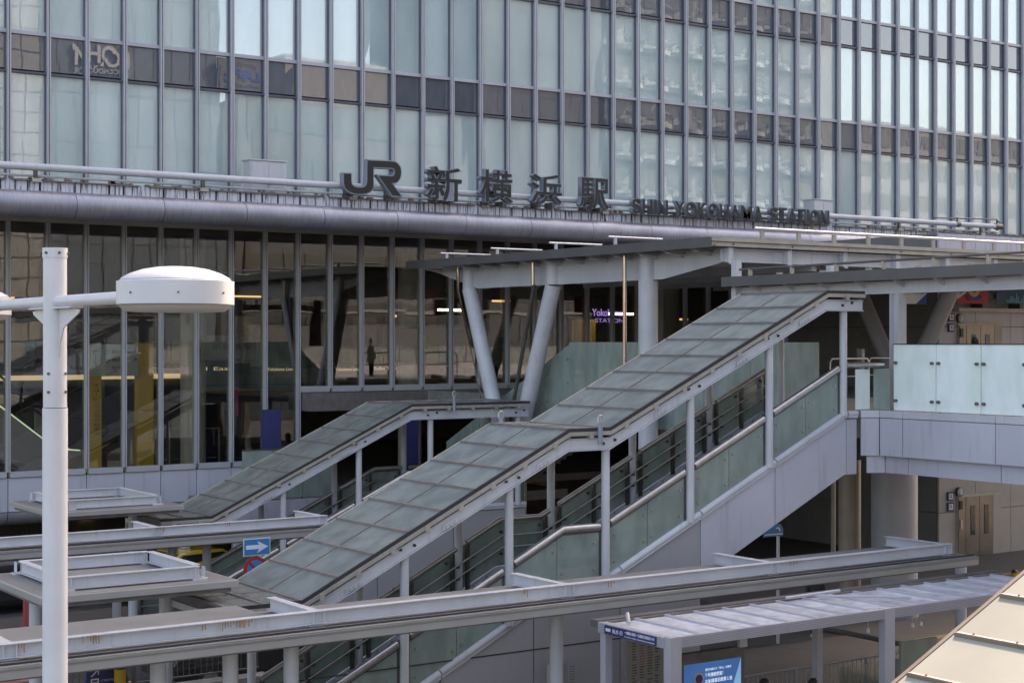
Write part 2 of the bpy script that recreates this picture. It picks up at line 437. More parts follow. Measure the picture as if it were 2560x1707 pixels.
# rounded underside of the base
q = MB()
n = 8
for i in range(-3, 8):
    vs = []
    for k in range(n+1):
        t = math.pi/2*k/n
        for uu in (um(i)+.01, um(i+1)-.01): vs.append((uu, 46.95+.55*(1-math.cos(t)), 2.6-.42*math.sin(t)))
    q.add(vs, [(2*k, 2*k+1, 2*k+3, 2*k+2) for k in range(n)], True)
q.build('rounded_skirt', 'grey_column', B)
# hall interior
MB().box(8, 45, 47.05, 68, 2.55, 2.8).build('hall_floor', 'interior_floor', B)
MB().box(45.1, 62, 47.1, 68, 5.5, 5.8).build('hall_floor', 'interior_floor', B)
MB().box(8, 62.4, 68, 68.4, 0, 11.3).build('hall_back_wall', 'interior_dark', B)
MB().box(8, 62, 47.3, 68, 11.26, 11.5).build('hall_ceiling', 'soffit_metal', B)
q = MB(); q.box(8, 62, 55.5, 68, 6.0, 6.55); q.box(24, 62, 49.0, 55.5, 5.7, 5.94)
q.build('gallery_floor', 'interior_floor', B)
MB().box(8, 23.5, 55.42, 55.48, 6.25, 6.42).build('gallery_light', 'cream_strip', B)
for u in (21.1, 29.4, 41.5):
    MB().tube([(u, 49.6, 2.8), (u, 49.6, 11.3)], .42, 24).build('hall_column', 'interior_col', B)
for (u, v, z, l) in ((20.5, 55, 9.2, 1.6), (23.5, 58, 9.6, 1.5), (30.6, 52, 9.0, 1.3), (33.6, 50.5, 9.1, .8), (27, 60, 9.4, 1.5), (17, 60, 9.2, 1.4)):
    MB().box(u, u+l, v, v+.08, z, z+.07).build('ceiling_strip', 'warm_strip', B)
q = MB()
for k in range(16):
    q.box(10+k*2.2, 11.6+k*2.2, 50+(k % 3)*2, 50.1+(k % 3)*2, 11.15, 11.22)
q.build('ceiling_strip', 'light_strip', B)
for k, (u, z, w_) in enumerate(((33.0, 8.6, 1.2), (35.4, 8.9, 1.6), (38.6, 8.4, .9), (44.2, 8.8, 1.4), (48.5, 8.6, 1.2), (40.0, 9.2, 1.8))):  # glowing strips added to lift the black hall interior, no lamps known there
    MB().box(u, u+w_, 57+k % 3, 57.08+k % 3, z, z+.09).build('glow_strip', 'light_strip' if k % 2 else 'warm_strip', B)
# purple glowing letters inside, shop fronts
MB().box(29.5, 31.2, 50.6, 50.7, 6, 9.5).build('shop_wall', 'coat_red', B)
MB().box(34.0, 36.4, 50.5, 50.6, 6, 10).build('shop_wall', 'tile_dark', B)
text_mesh('shop_lettering', 'Yokohama', 'purple_strip', B, P(1480, 790, v=49.9), (1,0,0), (0,0,1), 1.5, .28, .01, .02)
text_mesh('shop_lettering', 'STATION', 'purple_strip', B, P(1488, 806, v=49.9), (1,0,0), (0,0,1), 1.4, .16, .01)
# ground floor under the hall
MB().box(-10, 70, 53, 53.3, 0, 2.5).build('ground_floor_wall', 'interior_dark', B)
q = MB()
for k in range(14): q.box(10+k*2.1, 10.5+k*2.1, 52.9, 52.98, 1.9-(k % 3)*.3, 1.97-(k % 3)*.3)
q.build('glow_strip', 'warm_strip', B)
# eave: soffit, tube, cladding, pipe
MB().box(8, 66, 43.9, 46.98, 11.30, 11.42).build('eave_soffit', 'soffit_metal', B)
q = MB()
for k in range(40): q.box(9+k*1.4, 10.1+k*1.4, 44.25, 46.9, 11.13, 11.29)
q.build('soffit_fin', 'soffit_metal', B)
for k in range(7): MB().box(8.5, 65, 44.3+k*.38, 44.42+k*.38, 11.10, 11.125).build('soffit_slat', 'trim_beige', B)
joints = [10.0]+[12.5+2.57*k for k in range(20)]
for k in range(len(joints)-1):
    MB().tube([(joints[k]+.008, 43.85, 11.38), (joints[k+1]-.008, 43.85, 11.38)], .375, 40).build('eave_tube', 'tube_metal', B)
MB().tube([(9.9, 43.85, 11.38), (joints[-1], 43.85, 11.38)], .355, 24).build('tube_core', 'dark_joint', B)
MB().box(9, 66, 44.05, 46.78, 11.44, 12.0).build('eave_roof', 'dark_joint', B)
q = MB(); u = 9.3
while u < 65.8:
    w_ = random.choice((.12, .2, .3, .36, .45)); q.box(u, u+w_, 43.99, 44.05, 11.46, 12.08-random.uniform(0, .02)); u += w_+random.choice((.03, .04, .07))
q.build('eave_cladding', 'cladding', B)
q = MB()
u = 9.3
while u < 65.5:
    w_ = random.uniform(.6, 2.4); q.box(u, u+w_, 43.9, 44.3, 12.03, 12.06+random.uniform(0, .03)); u += w_+random.uniform(.05, .3)
for k in range(160):
    u = random.uniform(9.5, 65); q.box(u, u+random.uniform(.04, .2), 43.95, 44.1, 12.05, 12.10+random.uniform(0, .06))
q.build('eave_capping', 'seam', B)
MB().tube([(9, 44.0, 12.42), (28, 44.0, 12.43), (54.9, 44.0, 12.42)], .105, 20).build('sign_rail', 'white_steel', B)
MB().tube([(9, 44.15, 12.19), (54.9, 44.15, 12.19)], .035, 10).build('lower_rail', 'white_steel', B)
for k in range(10):
    u = 14.07+k*4.95
    if u > 56: break
    q = MB(); q.box(u-.05, u+.05, 43.95, 44.05, 12.06, 12.33); q.box(u-.22, u+.22, 43.9, 44.2, 12.055, 12.10)
    q.build('rail_bracket', 'dark_steel', B); MB().box(u-.13, u+.13, 43.86, 43.98, 12.0, 12.10).build('bracket_foot', 'trim_beige', B)
q = MB(); q.tube([(50.8, 44.0, 12.62), (54.6, 44.0, 12.72), (54.9, 44.0, 12.6)], .03, 8); q.tube([(52.2, 44.0, 12.30), (52.2, 44.0, 12.7)], .04, 8); q.tube([(54.7, 44.0, 12.25), (54.7, 44.0, 12.7)], .05, 8)
q.tube([(52.1, 44, 12.42), (52.3, 44, 12.42)], .13, 16); q.tube([(54.55, 44, 12.42), (54.95, 44, 12.42)], .13, 16)
q.build('rail_end_frame', 'dark_steel', B)

# cabinets on the eave roof
def cabinet(px0, px1, pyt, v, label):
    a = P(px0, pyt, v=v); b = P(px1, pyt, v=v); zt = a.z
    t = thing('equipment_cabinet', label, 'cabinet', 'white cabinets on the eave roof', ((a.x+b.x)/2, v, 12.02))
    w2 = (b.x-a.x)/2
    MB().box(-w2, w2, 0, .55, .0, zt-12.06).build('cabinet_body', 'white_steel', t, bevel=.01)
    MB().box(-w2-.03, w2+.03, -.04, .58, zt-12.055, zt-12.02).build('cabinet_lid', 'white_steel', t)
    for s in (-1, 1):
        d = MB().box(min(s*.01, s*(w2-.03)), max(s*.01, s*(w2-.03)), -.02, -.002, .04, zt-12.12).build('cabinet_door', 'white_steel', t)
        MB().box(s*.05, s*.05+.025, -.045, -.021, .35, .55).build('door_handle', 'dark_joint', d)
cabinet(626, 716, 397, 44.6, 'white two door metal cabinet on the eave left of the JR logo')
cabinet(2034, 2082, 497, 44.6, 'small white cabinet behind the last letters of the English sign')

# ------------------------------------------------------------------ roof sign
VS = 43.55
def outline(pts, z0=0): return [P(840+x*460/2352, 380+y*460/2352, v=VS) for x, y in pts]
def arc(cx, cy, rx, ry, a0, a1, n=8):
    return [(cx+rx*math.cos(R(a0+(a1-a0)*k/n)), cy+ry*math.sin(R(a0+(a1-a0)*k/n))) for k in range(n+1)]
J = [(90, 262), (205, 266), (205, 385), (215, 415), (240, 435), (275, 442), (335, 443), (365, 432), (383, 408), (388, 375), (392, 95), (690, 108), (745, 114),
     (785, 132), (815, 165), (836, 210), (842, 265), (835, 320), (815, 365), (785, 398), (760, 408), (732, 410), (858, 580), (715, 570), (520, 288), (705, 300),
     (728, 294), (742, 275), (745, 250), (736, 228), (718, 218), (488, 208), (488, 450), (474, 488), (440, 522), (390, 545), (310, 552), (240, 545), (170, 522), (120, 483), (98, 440), (90, 395)]
jr = thing('railway_logo_sign', 'big dark JR letters joined in one emblem on the eave rail', 'sign', None, outline([(400, 580)])[0])
inv = Vector(jr.location)
def tri_poly(poly, off, name, mt, parent):
    from mathutils.geometry import tessellate_polygon
    pts = [Vector(p)-inv for p in poly]; n = len(pts); off = Vector(off)
    tr = tessellate_polygon([[Vector((p.x, p.z, 0)) for p in pts]])
    q = MB(); fs = [tuple(t) for t in tr]+[tuple(k+n for k in t[::-1]) for t in tr]+[(k, (k+1) % n, (k+1) % n+n, k+n) for k in range(n)]
    q.add(pts+[p+off for p in pts], fs); o = q.build(name, mt, parent)
    bm = bmesh.new(); bm.from_mesh(o.data); bmesh.ops.recalc_face_normals(bm, faces=bm.faces); bm.to_mesh(o.data); bm.free()
    return o
op = outline(J)
tri_poly(op, (0, .22, 0), 'logo_body', 'sign_edge', jr)
def inset(poly, d):
    n = len(poly); out = []
    area = sum(poly[i].x*poly[(i+1) % n].z-poly[(i+1) % n].x*poly[i].z for i in range(n))
    sg = 1 if area > 0 else -1
    for i in range(n):
        a, b, c_ = poly[i-1], poly[i], poly[(i+1) % n]
        e1 = Vector((b.x-a.x, b.z-a.z)).normalized(); e2 = Vector((c_.x-b.x, c_.z-b.z)).normalized()
        n1 = Vector((-e1.y, e1.x))*sg; n2 = Vector((-e2.y, e2.x))*sg
        h = n1+n2; h = h/max(.4, h.dot(h)/2) if h.length > .01 else n1
        out.append(Vector((b.x+h.x*d, b.y, b.z+h.y*d)))
    return out
tri_poly([p+Vector((0, -.012, 0)) for p in inset(op, .035)], (0, .008, 0), 'logo_face', 'sign_face', jr)
for px in (870, 972): 
    p = P(px, 492, v=43.75)-inv; MB().box(p.x-.07, p.x+.07, 0.24, .42, 12.03-inv.z, p.z+.2).build('sign_bracket', 'dark_steel', jr)
ks = thing('station_name_sign', 'four large dark kanji letters of the station name on the eave', 'sign', None, P(1300, 520, v=VS))
inv = Vector(ks.location)
for ch, x0, y0, x1, y1 in (('新', 592, 1125, 833, 1385), ('横', 955, 1148, 1185, 1398), ('浜', 1303, 1178, 1520, 1405), ('駅', 1638, 1203, 1843, 1440)):
    a = P(850+x0*.36565, 850*0+.36565*(y0+y1)/2, v=VS); b = P(850+x1*.36565, .36565*(y0+y1)/2, v=VS)
    # box height from the letter's middle
    mx = 850+(x0+x1)/2*.36565
    zt = P(mx, (y0+12)*.36565, v=VS).z; zb = P(mx, (y1-8)*.36565, v=VS).z
    l = text_mesh('letter', ch, 'sign_edge', ks, (a.x-inv.x, .22, zb-inv.z), (1,0,0), (0,0,1), b.x-a.x, zt-zb, .22, .022)
    text_mesh('letter_face', ch, 'sign_face', l, (a.x-inv.x+.022, -.003, zb-inv.z+.022), (1,0,0), (0,0,1), b.x-a.x-.044, zt-zb-.044, .012, .006)
    for q_ in (.3, .75):
        uu = a.x+(b.x-a.x)*q_-inv.x; MB().box(uu-.06, uu+.06, .05, .5, 12.06-inv.z, zb-inv.z+.08).build('sign_bracket', 'dark_steel', ks)
es = thing('english_name_sign', 'row of small dark letters reading SHIN-YOKOHAMA STATION on the eave', 'sign', None, P(1820, 540, v=VS))
inv = Vector(es.location)
def words(s, px0, px1, top0, bot0):
    a = P(px0, (top0+bot0)/2, v=VS); b = P(px1, (top0+bot0)/2, v=VS)
    zt = P(px0, top0, v=VS).z; zb = P(px0, bot0, v=VS).z
    wts = {'I': .36, '-': .5, 'M': 1.15, 'N': .98, 'O': 1.05, 'T': .85, 'S': .88, 'A': 1.0}
    tot = sum(wts.get(c_, .95) for c_ in s); x = a.x
    for c_ in s:
        w_ = (b.x-a.x)*wts.get(c_, .95)/tot
        if c_ == '-': z0, h = zb+(zt-zb)*.42, (zt-zb)*.18
        else: z0, h = zb, zt-zb
        l = text_mesh('letter', c_, 'sign_edge', es, (x-inv.x+.02, .16, z0-inv.z), (1,0,0), (0,0,1), w_-.05, h, .16, .028)
        text_mesh('letter_face', c_, 'sign_face', l, (x-inv.x+.034, -.003, z0-inv.z+.014), (1,0,0), (0,0,1), w_-.078, h-.028, .01, .018)
        x += w_
words('SHIN-YOKOHAMA', 1579, 1909, 495, 534); words('STATION', 1924, 2075, 517, 554)
MB().box(P(1579, 540, v=43.8).x-inv.x, P(2075, 540, v=43.8).x-inv.x, .22, .30, 12.12-inv.z, 12.2-inv.z).build('sign_bracket', 'dark_steel', es)

# ------------------------------------------------------------------ covered stairs
ROOF = [(11.2, 3.12), (12.58, 3.12), (18.3, 5.90), (19.3, 5.90), (25.26, 8.69), (26.4, 8.69)]
KERB = [(11.2, .12), (12.58, .12), (18.3, 2.93), (19.3, 2.93), (25.98, 6.05), (26.4, 6.05)]
def at(prof, u):
    for (a, za), (b, zb) in zip(prof, prof[1:]):
        if u <= b: return za+(zb-za)*(u-a)/(b-a)
    return prof[-1][1]
def sub(prof, a, b):
    return [(a, at(prof, a))]+[p for p in prof if a+.02 < p[0] < b-.02]+[(b, at(prof, b))]
def stair(name, label, ro, ke, posts, v0, v1, du, dv, wall_to, ushape, top_u, glassm='roof_glass'):
    """ro/ke: roof and kerb profiles in local u; v0 front, v1 back (local v)"""
    t = thing(name, label, 'stairs', 'covered stairs with glass roofs', (du, dv, 0))
    vf, vb = v0-.15, v1
    vm = (vf+vb)/2
    # roof glass panels
    us = [ro[0][0]]
    seams = []
    for (a, za), (b, zb) in zip(ro, ro[1:]):
        n_ = max(1, round((b-a)/.76)); seams += [a+(b-a)*k/n_ for k in range(n_)]
    seams.append(ro[-1][0])
    for a, b in zip(seams, seams[1:]):
        for w0, w1 in ((vf+.03, vm-.02), (vm+.02, vb-.03)):
            MB().path([(a+.02, at(ro, a+.02)), (b-.02, at(ro, b-.02))], (w0, w1), -.018, 0).build('roof_panel', glassm, t)
    q = MB()
    for a in seams:
        z = at(ro, a); q.box(a-.035, a+.035, vf+.01, vb-.01, z-.02, z+.025)
    q.path(ro, (vm-.015, vm+.015), -.022, .012)
    q.build('roof_seam', 'seam', t)
    MB().path(ro, (vf-.02, vf+.025), -.045, .02).build('roof_edge', 'dark_joint', t)
    MB().path(ro, (vf-.05, vf+.0), -.125, -.05).build('edge_trim', 'trim_beige', t)
    MB().path(ro, (vb-.03, vb+.03), -.1, .02).build('roof_edge', 'trim_beige', t)
    q = MB()
    for a, b in zip(seams, seams[1:]):
        c_ = (a+b)/2; q.box(c_-.05, c_+.05, vf-.065, vf+.06, at(ro, c_)-.185, at(ro, c_)-.07)
    q.build('trim_clip', 'trim_beige', t)
    for vv in (vf+.05, vb-.1):
        q = MB(); q.path(ro, (vv, vv+.05), -.40, -.20); q.path(ro, (vv-.035, vv+.085), -.195, -.18); q.path(ro, (vv-.035, vv+.085), -.425, -.405)
        q.build('roof_beam', 'white_steel', t)
    q = MB()
    for a in seams[::2]:
        z = at(ro, a); q.box(a-.03, a+.03, vf+.12, vb-.12, z-.28, z-.16)
    q.build('rafter', 'white_steel', t)
    for u in posts:
        zb = at(ke, u)
        MB().tube([(u, v0+.02, max(0, zb-.06)), (u, v0+.02, at(ro, u)-.30)], .084, 18).build('post', 'white_steel', t)
        MB().tube([(u+.35, v1-.25, max(0, zb-.3)), (u+.35, v1-.25, at(ro, u+.35)-.30)], .084, 18).build('post', 'white_steel', t)
        q = MB(); z = at(ro, u)
        q.tube([(u-.16, v0-.10, z-.30), (u-.16, v0-.14, z-.30)], .028, 8); q.tube([(u+.13, v0-.10, z-.24), (u+.13, v0-.14, z-.24)], .028, 8)
        q.build('beam_bolt', 'dark_joint', t)
    # kerb (rounded tube-like top) and string panels, broken by joints
    js = sorted(ushape); 
    for a, b in zip(js, js[1:]):
        q = MB(); pr = sub(ke, a+.012, b-.012)
        q.path(pr, (v0+.0, v0+.16), -.14, -.03); q.tube([(p[0], v0+.06, p[1]-.05) for p in pr], .075, 12)
        q.build('kerb', 'white_steel', t)
        if a >= wall_to-.01: q = MB().path(pr, (v0+.05, v0+.13), -1.39, -.165)
        else:
            q = MB(); n_ = len(pr)
            poly = [(p[0], v0+.05, p[1]-.165) for p in pr]+[(pr[-1][0], v0+.05, -.1), (pr[0][0], v0+.05, -.1)]
            if min(p[1]-.165 for p in pr) > .1: q.prism(poly, (0, .08, 0))
            else: q.prism([p for p in poly if p[2] > .0 or p[2] == -.1][:], (0, .08, 0))
        q.build('side_panel', 'panel_lilac' if a >= wall_to-.01 else 'panel_wall', t)
    a, b = js[0], js[-1]
    MB().path(sub(ke, a, b), (v0+.135, v0+.2), -1.3, -.14).build('string_core', 'dark_joint', t)
    MB().path(sub(ke, a, b), (v1-.3, v1+.05), -.2, .03).build('kerb', 'panel_lilac', t)
    MB().path(sub(ke, a, b), (v1-.02, v1+.03), -1.39, -.21).build('side_panel', 'panel_lilac', t)
    # dark bracing wall below the flight
    pr = sub(ke, a+.3, wall_to)
    q = MB(); q.prism([(p[0], v0+.2, max(.02, p[1]-.3)) for p in pr]+[(pr[-1][0], v0+.2, 0), (pr[0][0], v0+.2, 0)], (0, v1-v0-.25, 0)); q.build('core_block', 'concrete', t)
    # steps
    q = MB(); u = ke[1][0]; 
    for (a1, z1), (b1, z2) in zip(ke, ke[1:]):
        if z2 > z1:
            n_ = round((z2-z1)/.156); 
            for k in range(n_):
                ua = a1+(b1-a1)*k/n_; ub = a1+(b1-a1)*(k+1)/n_; zz = z1+(z2-z1)*(k+1)/n_-.12
                q.box(ua, ub+.02, v0+.2, v1-.3, zz-.28, zz)
        else: q.box(a1, b1, v0+.2, v1-.3, z1-.4, z1-.12)
    q.build('stair_flight', 'deck_tile', t)
    # glass balustrades and rails, interrupted at the posts
    def runs(lo, hi, cuts, gap=.13):
        xs = [lo]+[x for x in cuts if lo < x < hi]+[hi]
        return [(a_+(gap if i_ else 0), b_-(gap if b_ != hi else 0)) for i_, (a_, b_) in enumerate(zip(xs, xs[1:]))]
    lo_, hi_ = js[0]+.2, top_u
    for (a_, b_) in runs(lo_, hi_, posts):
        pr = sub(ke, a_, b_)
        MB().tube([(p[0], v0+.06, p[1]+1.03) for p in pr], .078, 16).build('handrail', 'steel', t)
        MB().path(sub(ke, a_-.05, b_+.05), (v0+.06, v0+.10), .915, .945).build('rail_channel', 'dark_steel', t)
        h_ = (a_+b_)/2
        for (c0, c1) in ((a_-.06, h_-.008), (h_+.008, b_+.06)):
            c1 = min(c1, ke[-1][0]); MB().path(sub(ke, c0, c1), (v0+.065, v0+.08), .01, .91).build('glass_panel', 'stair_glass', t)
        q = MB()
        for c_ in (a_+.12, h_-.1, h_+.1, b_-.12):
            for hz in (.2, .72):
                z = at(ke, c_)+hz; q.tube([(c_, v0+.03, z), (c_, v0+.063, z)], .022, 10)
        q.build('glass_fixing', 'steel', t)
        for c_ in (a_-.02, b_+.02):
            z = at(ke, c_); MB().box(c_-.02, c_+.02, v0+.05, v0+.15, z-.02, z+.93).build('rail_post', 'dark_steel', t)
    posts2 = [p+.35 for p in posts]
    for (a_, b_) in runs(lo_, hi_, posts2):
        pr = sub(ke, a_, b_); vv = v1-.35
        MB().tube([(p[0], vv, p[1]+1.02) for p in pr], .06, 16).build('handrail', 'steel', t)
        h_ = (a_+b_)/2
        for (c0, c1) in ((a_-.06, h_-.008), (h_+.008, b_+.06)):
            c1 = min(c1, ke[-1][0]); MB().path(sub(ke, c0, c1), (vv+.16, vv+.175), .05, .93).build('glass_panel', 'stair_glass', t)
        for c_ in (a_+.05, h_+.0, b_-.05):
            z = at(ke, c_); q = MB(); q.box(c_-.035, c_+.035, vv+.01, vv+.08, z+.02, z+.95)
            q.tube([(c_-.09, vv+.1, z+.3), (c_-.09, vv+.16, z+.3)], .03, 10); q.tube([(c_-.09, vv+.1, z+.75), (c_-.09, vv+.16, z+.75)], .03, 10)
            q.box(c_+.03, c_+.1, vv-.08, vv+.02, z+.42, z+.47); q.box(c_+.03, c_+.1, vv-.08, vv+.02, z+.66, z+.71)
            q.build('rail_post', 'dark_steel', t)
    pr = sub(ke, lo_, hi_)
    q = MB()
    for hz in (.46, .70): q.tube([(p[0], v1-.43, p[1]+hz) for p in pr], .017, 8)
    q.build('guard_rod', 'steel', t)
    return t
posts1 = [12.45, 14.72, 17.01, 19.31, 21.5, 23.7, 25.92]
st1 = stair('covered_stairs', 'long straight stairs under a glass roof, nearer of two flights, rising to the deck', ROOF, KERB, posts1, 25.0, 27.6, 0, 0, 21.8,
            [11.3, 13.4, 15.5, 17.6, 19.7, 21.8, 23.9, 26.05, 26.38], 25.8)
ROOF2 = [(15.5, 3.08), (16.9, 3.08), (22.9, 5.83), (26.9, 5.83)]
KERB2 = [(15.5, .12), (16.9, .12), (22.9, 2.88), (26.9, 2.88)]
posts2 = [19.0, 21.3, 23.6, 26.6]
st2 = stair('covered_stairs', 'shorter covered glass roof stairs in front of the station hall, ending at a half landing', ROOF2, KERB2, posts2, 38.65, 41.0, 0, 0, 26.5,
            [15.6, 17.7, 19.8, 21.9, 24.4, 26.9], 26.8)
# small number plates and roof lamps on the beams
for t, v, us, ro in ((st1, 24.85, (13.6, 15.6, 17.7, 20.6, 22.8, 24.6), ROOF), (st2, 38.5, (18.5, 20.8), ROOF2)):
    for u in us:
        z = at(ro, u); q = MB(); sl_ = .468
        q.prism([(u-.16, v+.015, z-.38-.16*sl_), (u+.16, v+.015, z-.38+.16*sl_), (u+.16, v+.015, z-.28+.16*sl_), (u-.16, v+.015, z-.28-.16*sl_)], (0, -.012, 0))
        pl = q.build('number_plate', 'white_steel', t)
        for q_ in (-.12, -.03, .06): text_mesh('plate_lettering', 'C', 'seam', pl, (u+q_, v-.0, z-.36+q_*sl_), (1, 0, sl_), (0, 0, 1), .05, .05, .004)
def roof_lamp(u, v, z, label):
    t = thing('roof_lamp', label, 'lamp', 'small lamps on the stair roof edges', (u, v, z))
    q = MB(); q.tube([(0, 0, -.42), (0, 0, .02)], .05, 14); q.build('lamp_tube', 'sign_edge', t)
    q = MB(); pts = [(-.05, 0, .0)]+[(-.05+.05*(1-math.cos(R(a))), 0, .1+.05*math.sin(R(a))) for a in range(0, 181, 30)]+[(.05, 0, .0)]
    q.tube(pts, .012, 8); q.build('lamp_loop', 'steel', t)
q = MB(); q.box(11.5, 21.8, 25.043, 25.05, 1.70, 1.725); q.build('panel_joint', 'dark_joint', st1)
def barrier(x, y, w, h, label):
    t = thing('barrier', label, 'barrier', 'steel hoop barriers on the deck', (x, y, 5.95))
    q = MB(); q.tube([(0, 0, 0), (0, 0, h-.1), (.08, 0, h), (w-.08, 0, h), (w, 0, h-.1), (w, 0, 0)], .03, 10); q.build('hoop', 'steel', t)
    MB().tube([(.03, 0, h*.55), (w-.03, 0, h*.55)], .02, 8).build('cross_bar', 'steel', t)
p = P(2075, 890, v=33); barrier(p.x, 33, 1.6, 1.15, 'steel hoop barrier seen above the top handrail of the long stairs')
p = P(2172, 890, v=34); barrier(p.x, 34, 1.6, 1.15, 'steel hoop barrier half hidden by the white post at the stair head')
roof_lamp(18.95, 24.72, 6.02, 'small grey lamp on the roof edge above the long stairs landing')
roof_lamp(18.6, 27.66, 6.0, 'small lamp on the far roof edge above the long stairs landing')
roof_lamp(24.2, 38.35, 6.05, 'small grey lamp on the roof edge of the shorter stairs landing')

# ------------------------------------------------------------------ pedestrian deck
D = thing('pedestrian_deck', 'raised walkway with pale panels and milky glass balustrade at the right', 'footbridge')
q = MB(); q.prism([(26.4, 25.15, 5.95), (26.9, 24.9, 5.95), (26.9, 4, 5.95), (32, 4, 5.95), (32, 27, 5.95), (33.5, 32.5, 5.95), (46, 34.2, 5.95), (46, 36.8, 5.95), (42.9, 36.9, 5.95), (42.9, 46.8, 5.95), (28.1, 46.8, 5.95), (28.1, 27.75, 5.95), (26.4, 27.65, 5.95)], (0, 0, -.5))
q.build('deck_slab', 'deck_tile', D)
def wallseg(name, mt, p0, p1, z0, z1, th=.06, gap=.01, parent=D):
    p0 = Vector((*p0, 0)); p1 = Vector((*p1, 0)); d = (p1-p0).normalized(); nrm = Vector((d.y, -d.x, 0))
    a = p0+d*gap; b = p1-d*gap
    q = MB(); q.prism([(a.x, a.y, z0), (b.x, b.y, z0), (b.x, b.y, z1), (a.x, a.y, z1)], -nrm*th)
    return q.build(name, mt, parent)
edge = [(26.40, 24.95), (26.78, 24.75), (26.80, 24.1), (26.8, 21.6), (26.8, 19.1), (26.8, 16.6), (26.8, 14.1), (26.8, 11.6), (26.8, 9.1), (26.8, 4)]
for a, b in zip(edge, edge[1:]):
    a_, b_ = b, a
    wallseg('fascia_panel', 'panel_lilac', b_, a_, 5.07, 5.90)
    wallseg('kerb', 'white_steel', b_, a_, 5.915, 6.07, th=.16, gap=.006)
for a, b in zip(edge, edge[1:]):
    o_ = Vector((.25, 0)); 
    wallseg('soffit_panel', 'panel_lilac', (a[0]+.18, a[1]), (b[0]+.18, b[1]), 4.68, 5.06)
MB().box(27.1, 31.9, 4, 26, 4.9, 5.44).build('deck_beam', 'concrete', D)
# milky glass balustrade
v = 24.42; k = 0
while v > 8:
    v2 = v-1.2
    gp = MB().box(26.86, 26.885, v2+.012, v-.012, 6.09, 7.53).build('glass_panel', 'deck_glass', D)
    MB().box(26.84, 26.90, v2+.012, v-.012, 7.532, 7.552).build('glass_cap', 'dark_joint', D)
    q = MB()
    for z in (6.30, 7.13):
        for vv in (v2+.09, v-.09): q.tube([(26.80, vv, z), (26.86, vv, z)], .035, 12)
        q.box(26.885, 26.95, v2-.09, v2+.09, z-.03, z+.03)
    q.build('glass_fixing', 'grey_fascia', D)
    MB().box(26.95, 27.01, v2-.03, v2+.03, 5.95, 7.3).build('rail_post', 'dark_steel', D)
    v = v2
MB().tube([(27.0, 8, 7.05), (27.0, 24.4, 7.05)], .05, 12).build('handrail', 'steel', D)
# corner balustrade towards the stairs
wallseg('glass_panel', 'stair_glass', (26.86, 24.5), (26.86, 25.0), 6.09, 7.0, .015)
MB().tube([(26.1, 25.08, 7.08), (26.5, 25.05, 7.08), (26.92, 24.75, 7.08)], .06, 12).build('handrail', 'steel', D)
MB().box(26.35, 26.8, 25.06, 25.075, 6.09, 6.98).build('glass_panel', 'deck_glass', D)
# left edge beyond the stairs : tall green glass
gl = [(28.1, 27.8), (28.1, 30.2), (28.1, 32.0), (28.1, 34.0), (28.1, 35.3), (28.1, 36.6), (28.1, 38.0)]
for a, b in zip(gl, gl[1:]):
    MB().box(27.97, 27.99, a[1]+.01, b[1]-.01, 5.2, 7.58).build('glass_panel', 'stair_glass', D)
    MB().box(28.1, 28.14, b[1]-.02, b[1]+.02, 5.9, 7.6).build('glass_post', 'dark_steel', D)
MB().box(28.0, 28.3, 28.4, 38, 5.3, 5.93).build('fascia_panel', 'panel_lilac', D)
# flight from the half landing up to the deck, along v
F = thing('open_stairs', 'open flight with tall green glass sides behind the V shaped columns', 'stairs')
for a, b in ((38.0, 39.4), (39.4, 41.0), (41.0, 43.0), (43.0, 45.0)):
    za, zb = 7.58-.47*(a-38), 7.58-.47*(b-38)
    q = MB(); q.prism([(28.08, a+.01, za-2.3), (28.08, b-.01, zb-2.3), (28.08, b-.01, zb), (28.08, a+.01, za)], (.02, 0, 0)); q.build('glass_panel', 'stair_glass', F)
    q = MB(); 
    for (y_, zz) in ((a+.2, za-.5), (b-.2, zb-.4), (a+.2, za-1.2), (b-.2, zb-1.1)): q.tube([(28.03, y_, zz), (28.08, y_, zz)], .03, 10)
    q.build('glass_fixing', 'steel', F)
q = MB()
for k in range(20):
    vv = 38.3+k*.33; q.box(28.2, 31.0, vv, vv+.35, 5.6-k*.155, 5.95-(k+1)*.155)
q.build('stair_flight', 'deck_tile', F)
q = MB(); q.prism([(28.12, 38.2, 4.4), (28.12, 45.0, 1.2), (28.12, 45.0, 1.9), (28.12, 38.2, 5.2)], (.06, 0, 0)); q.build('side_panel', 'panel_lilac', F)
# half landing terrace before the hall
T = thing('terrace', 'low terrace of white wall panels joining the half landing and the hall', 'terrace')
MB().box(22.95, 31.0, 42.2, 46.9, 2.5, 2.8).build('terrace_slab', 'deck_tile', T)
MB().box(19.8, 22.94, 43.6, 46.9, 2.5, 2.8).build('terrace_slab', 'deck_tile', T)
for k in range(4):
    MB().box(19.8+k*.79, 20.58+k*.79, 43.5, 43.56, .9, 2.85).build('wall_panel', 'panel_lilac', T)
MB().box(19.8, 22.95, 43.56, 43.7, 0, 2.6).build('wall_core', 'concrete', T)
for k in range(3):
    a = 20.1+k*1.0
    MB().box(a, a+.98, 43.6, 43.62, 2.9, 4.35).build('glass_panel', 'stair_glass', T)
    MB().box(a+.97, a+1.01, 43.62, 43.67, 2.8, 4.35).build('glass_post', 'dark_steel', T)
MB().box(20.1, 23.1, 43.58, 43.64, 4.36, 4.39).build('rail_cap', 'dark_steel', T)
MB().box(23.7, 29.4, 46.2, 46.95, 5.35, 5.93).build('door_head', 'seam', T)
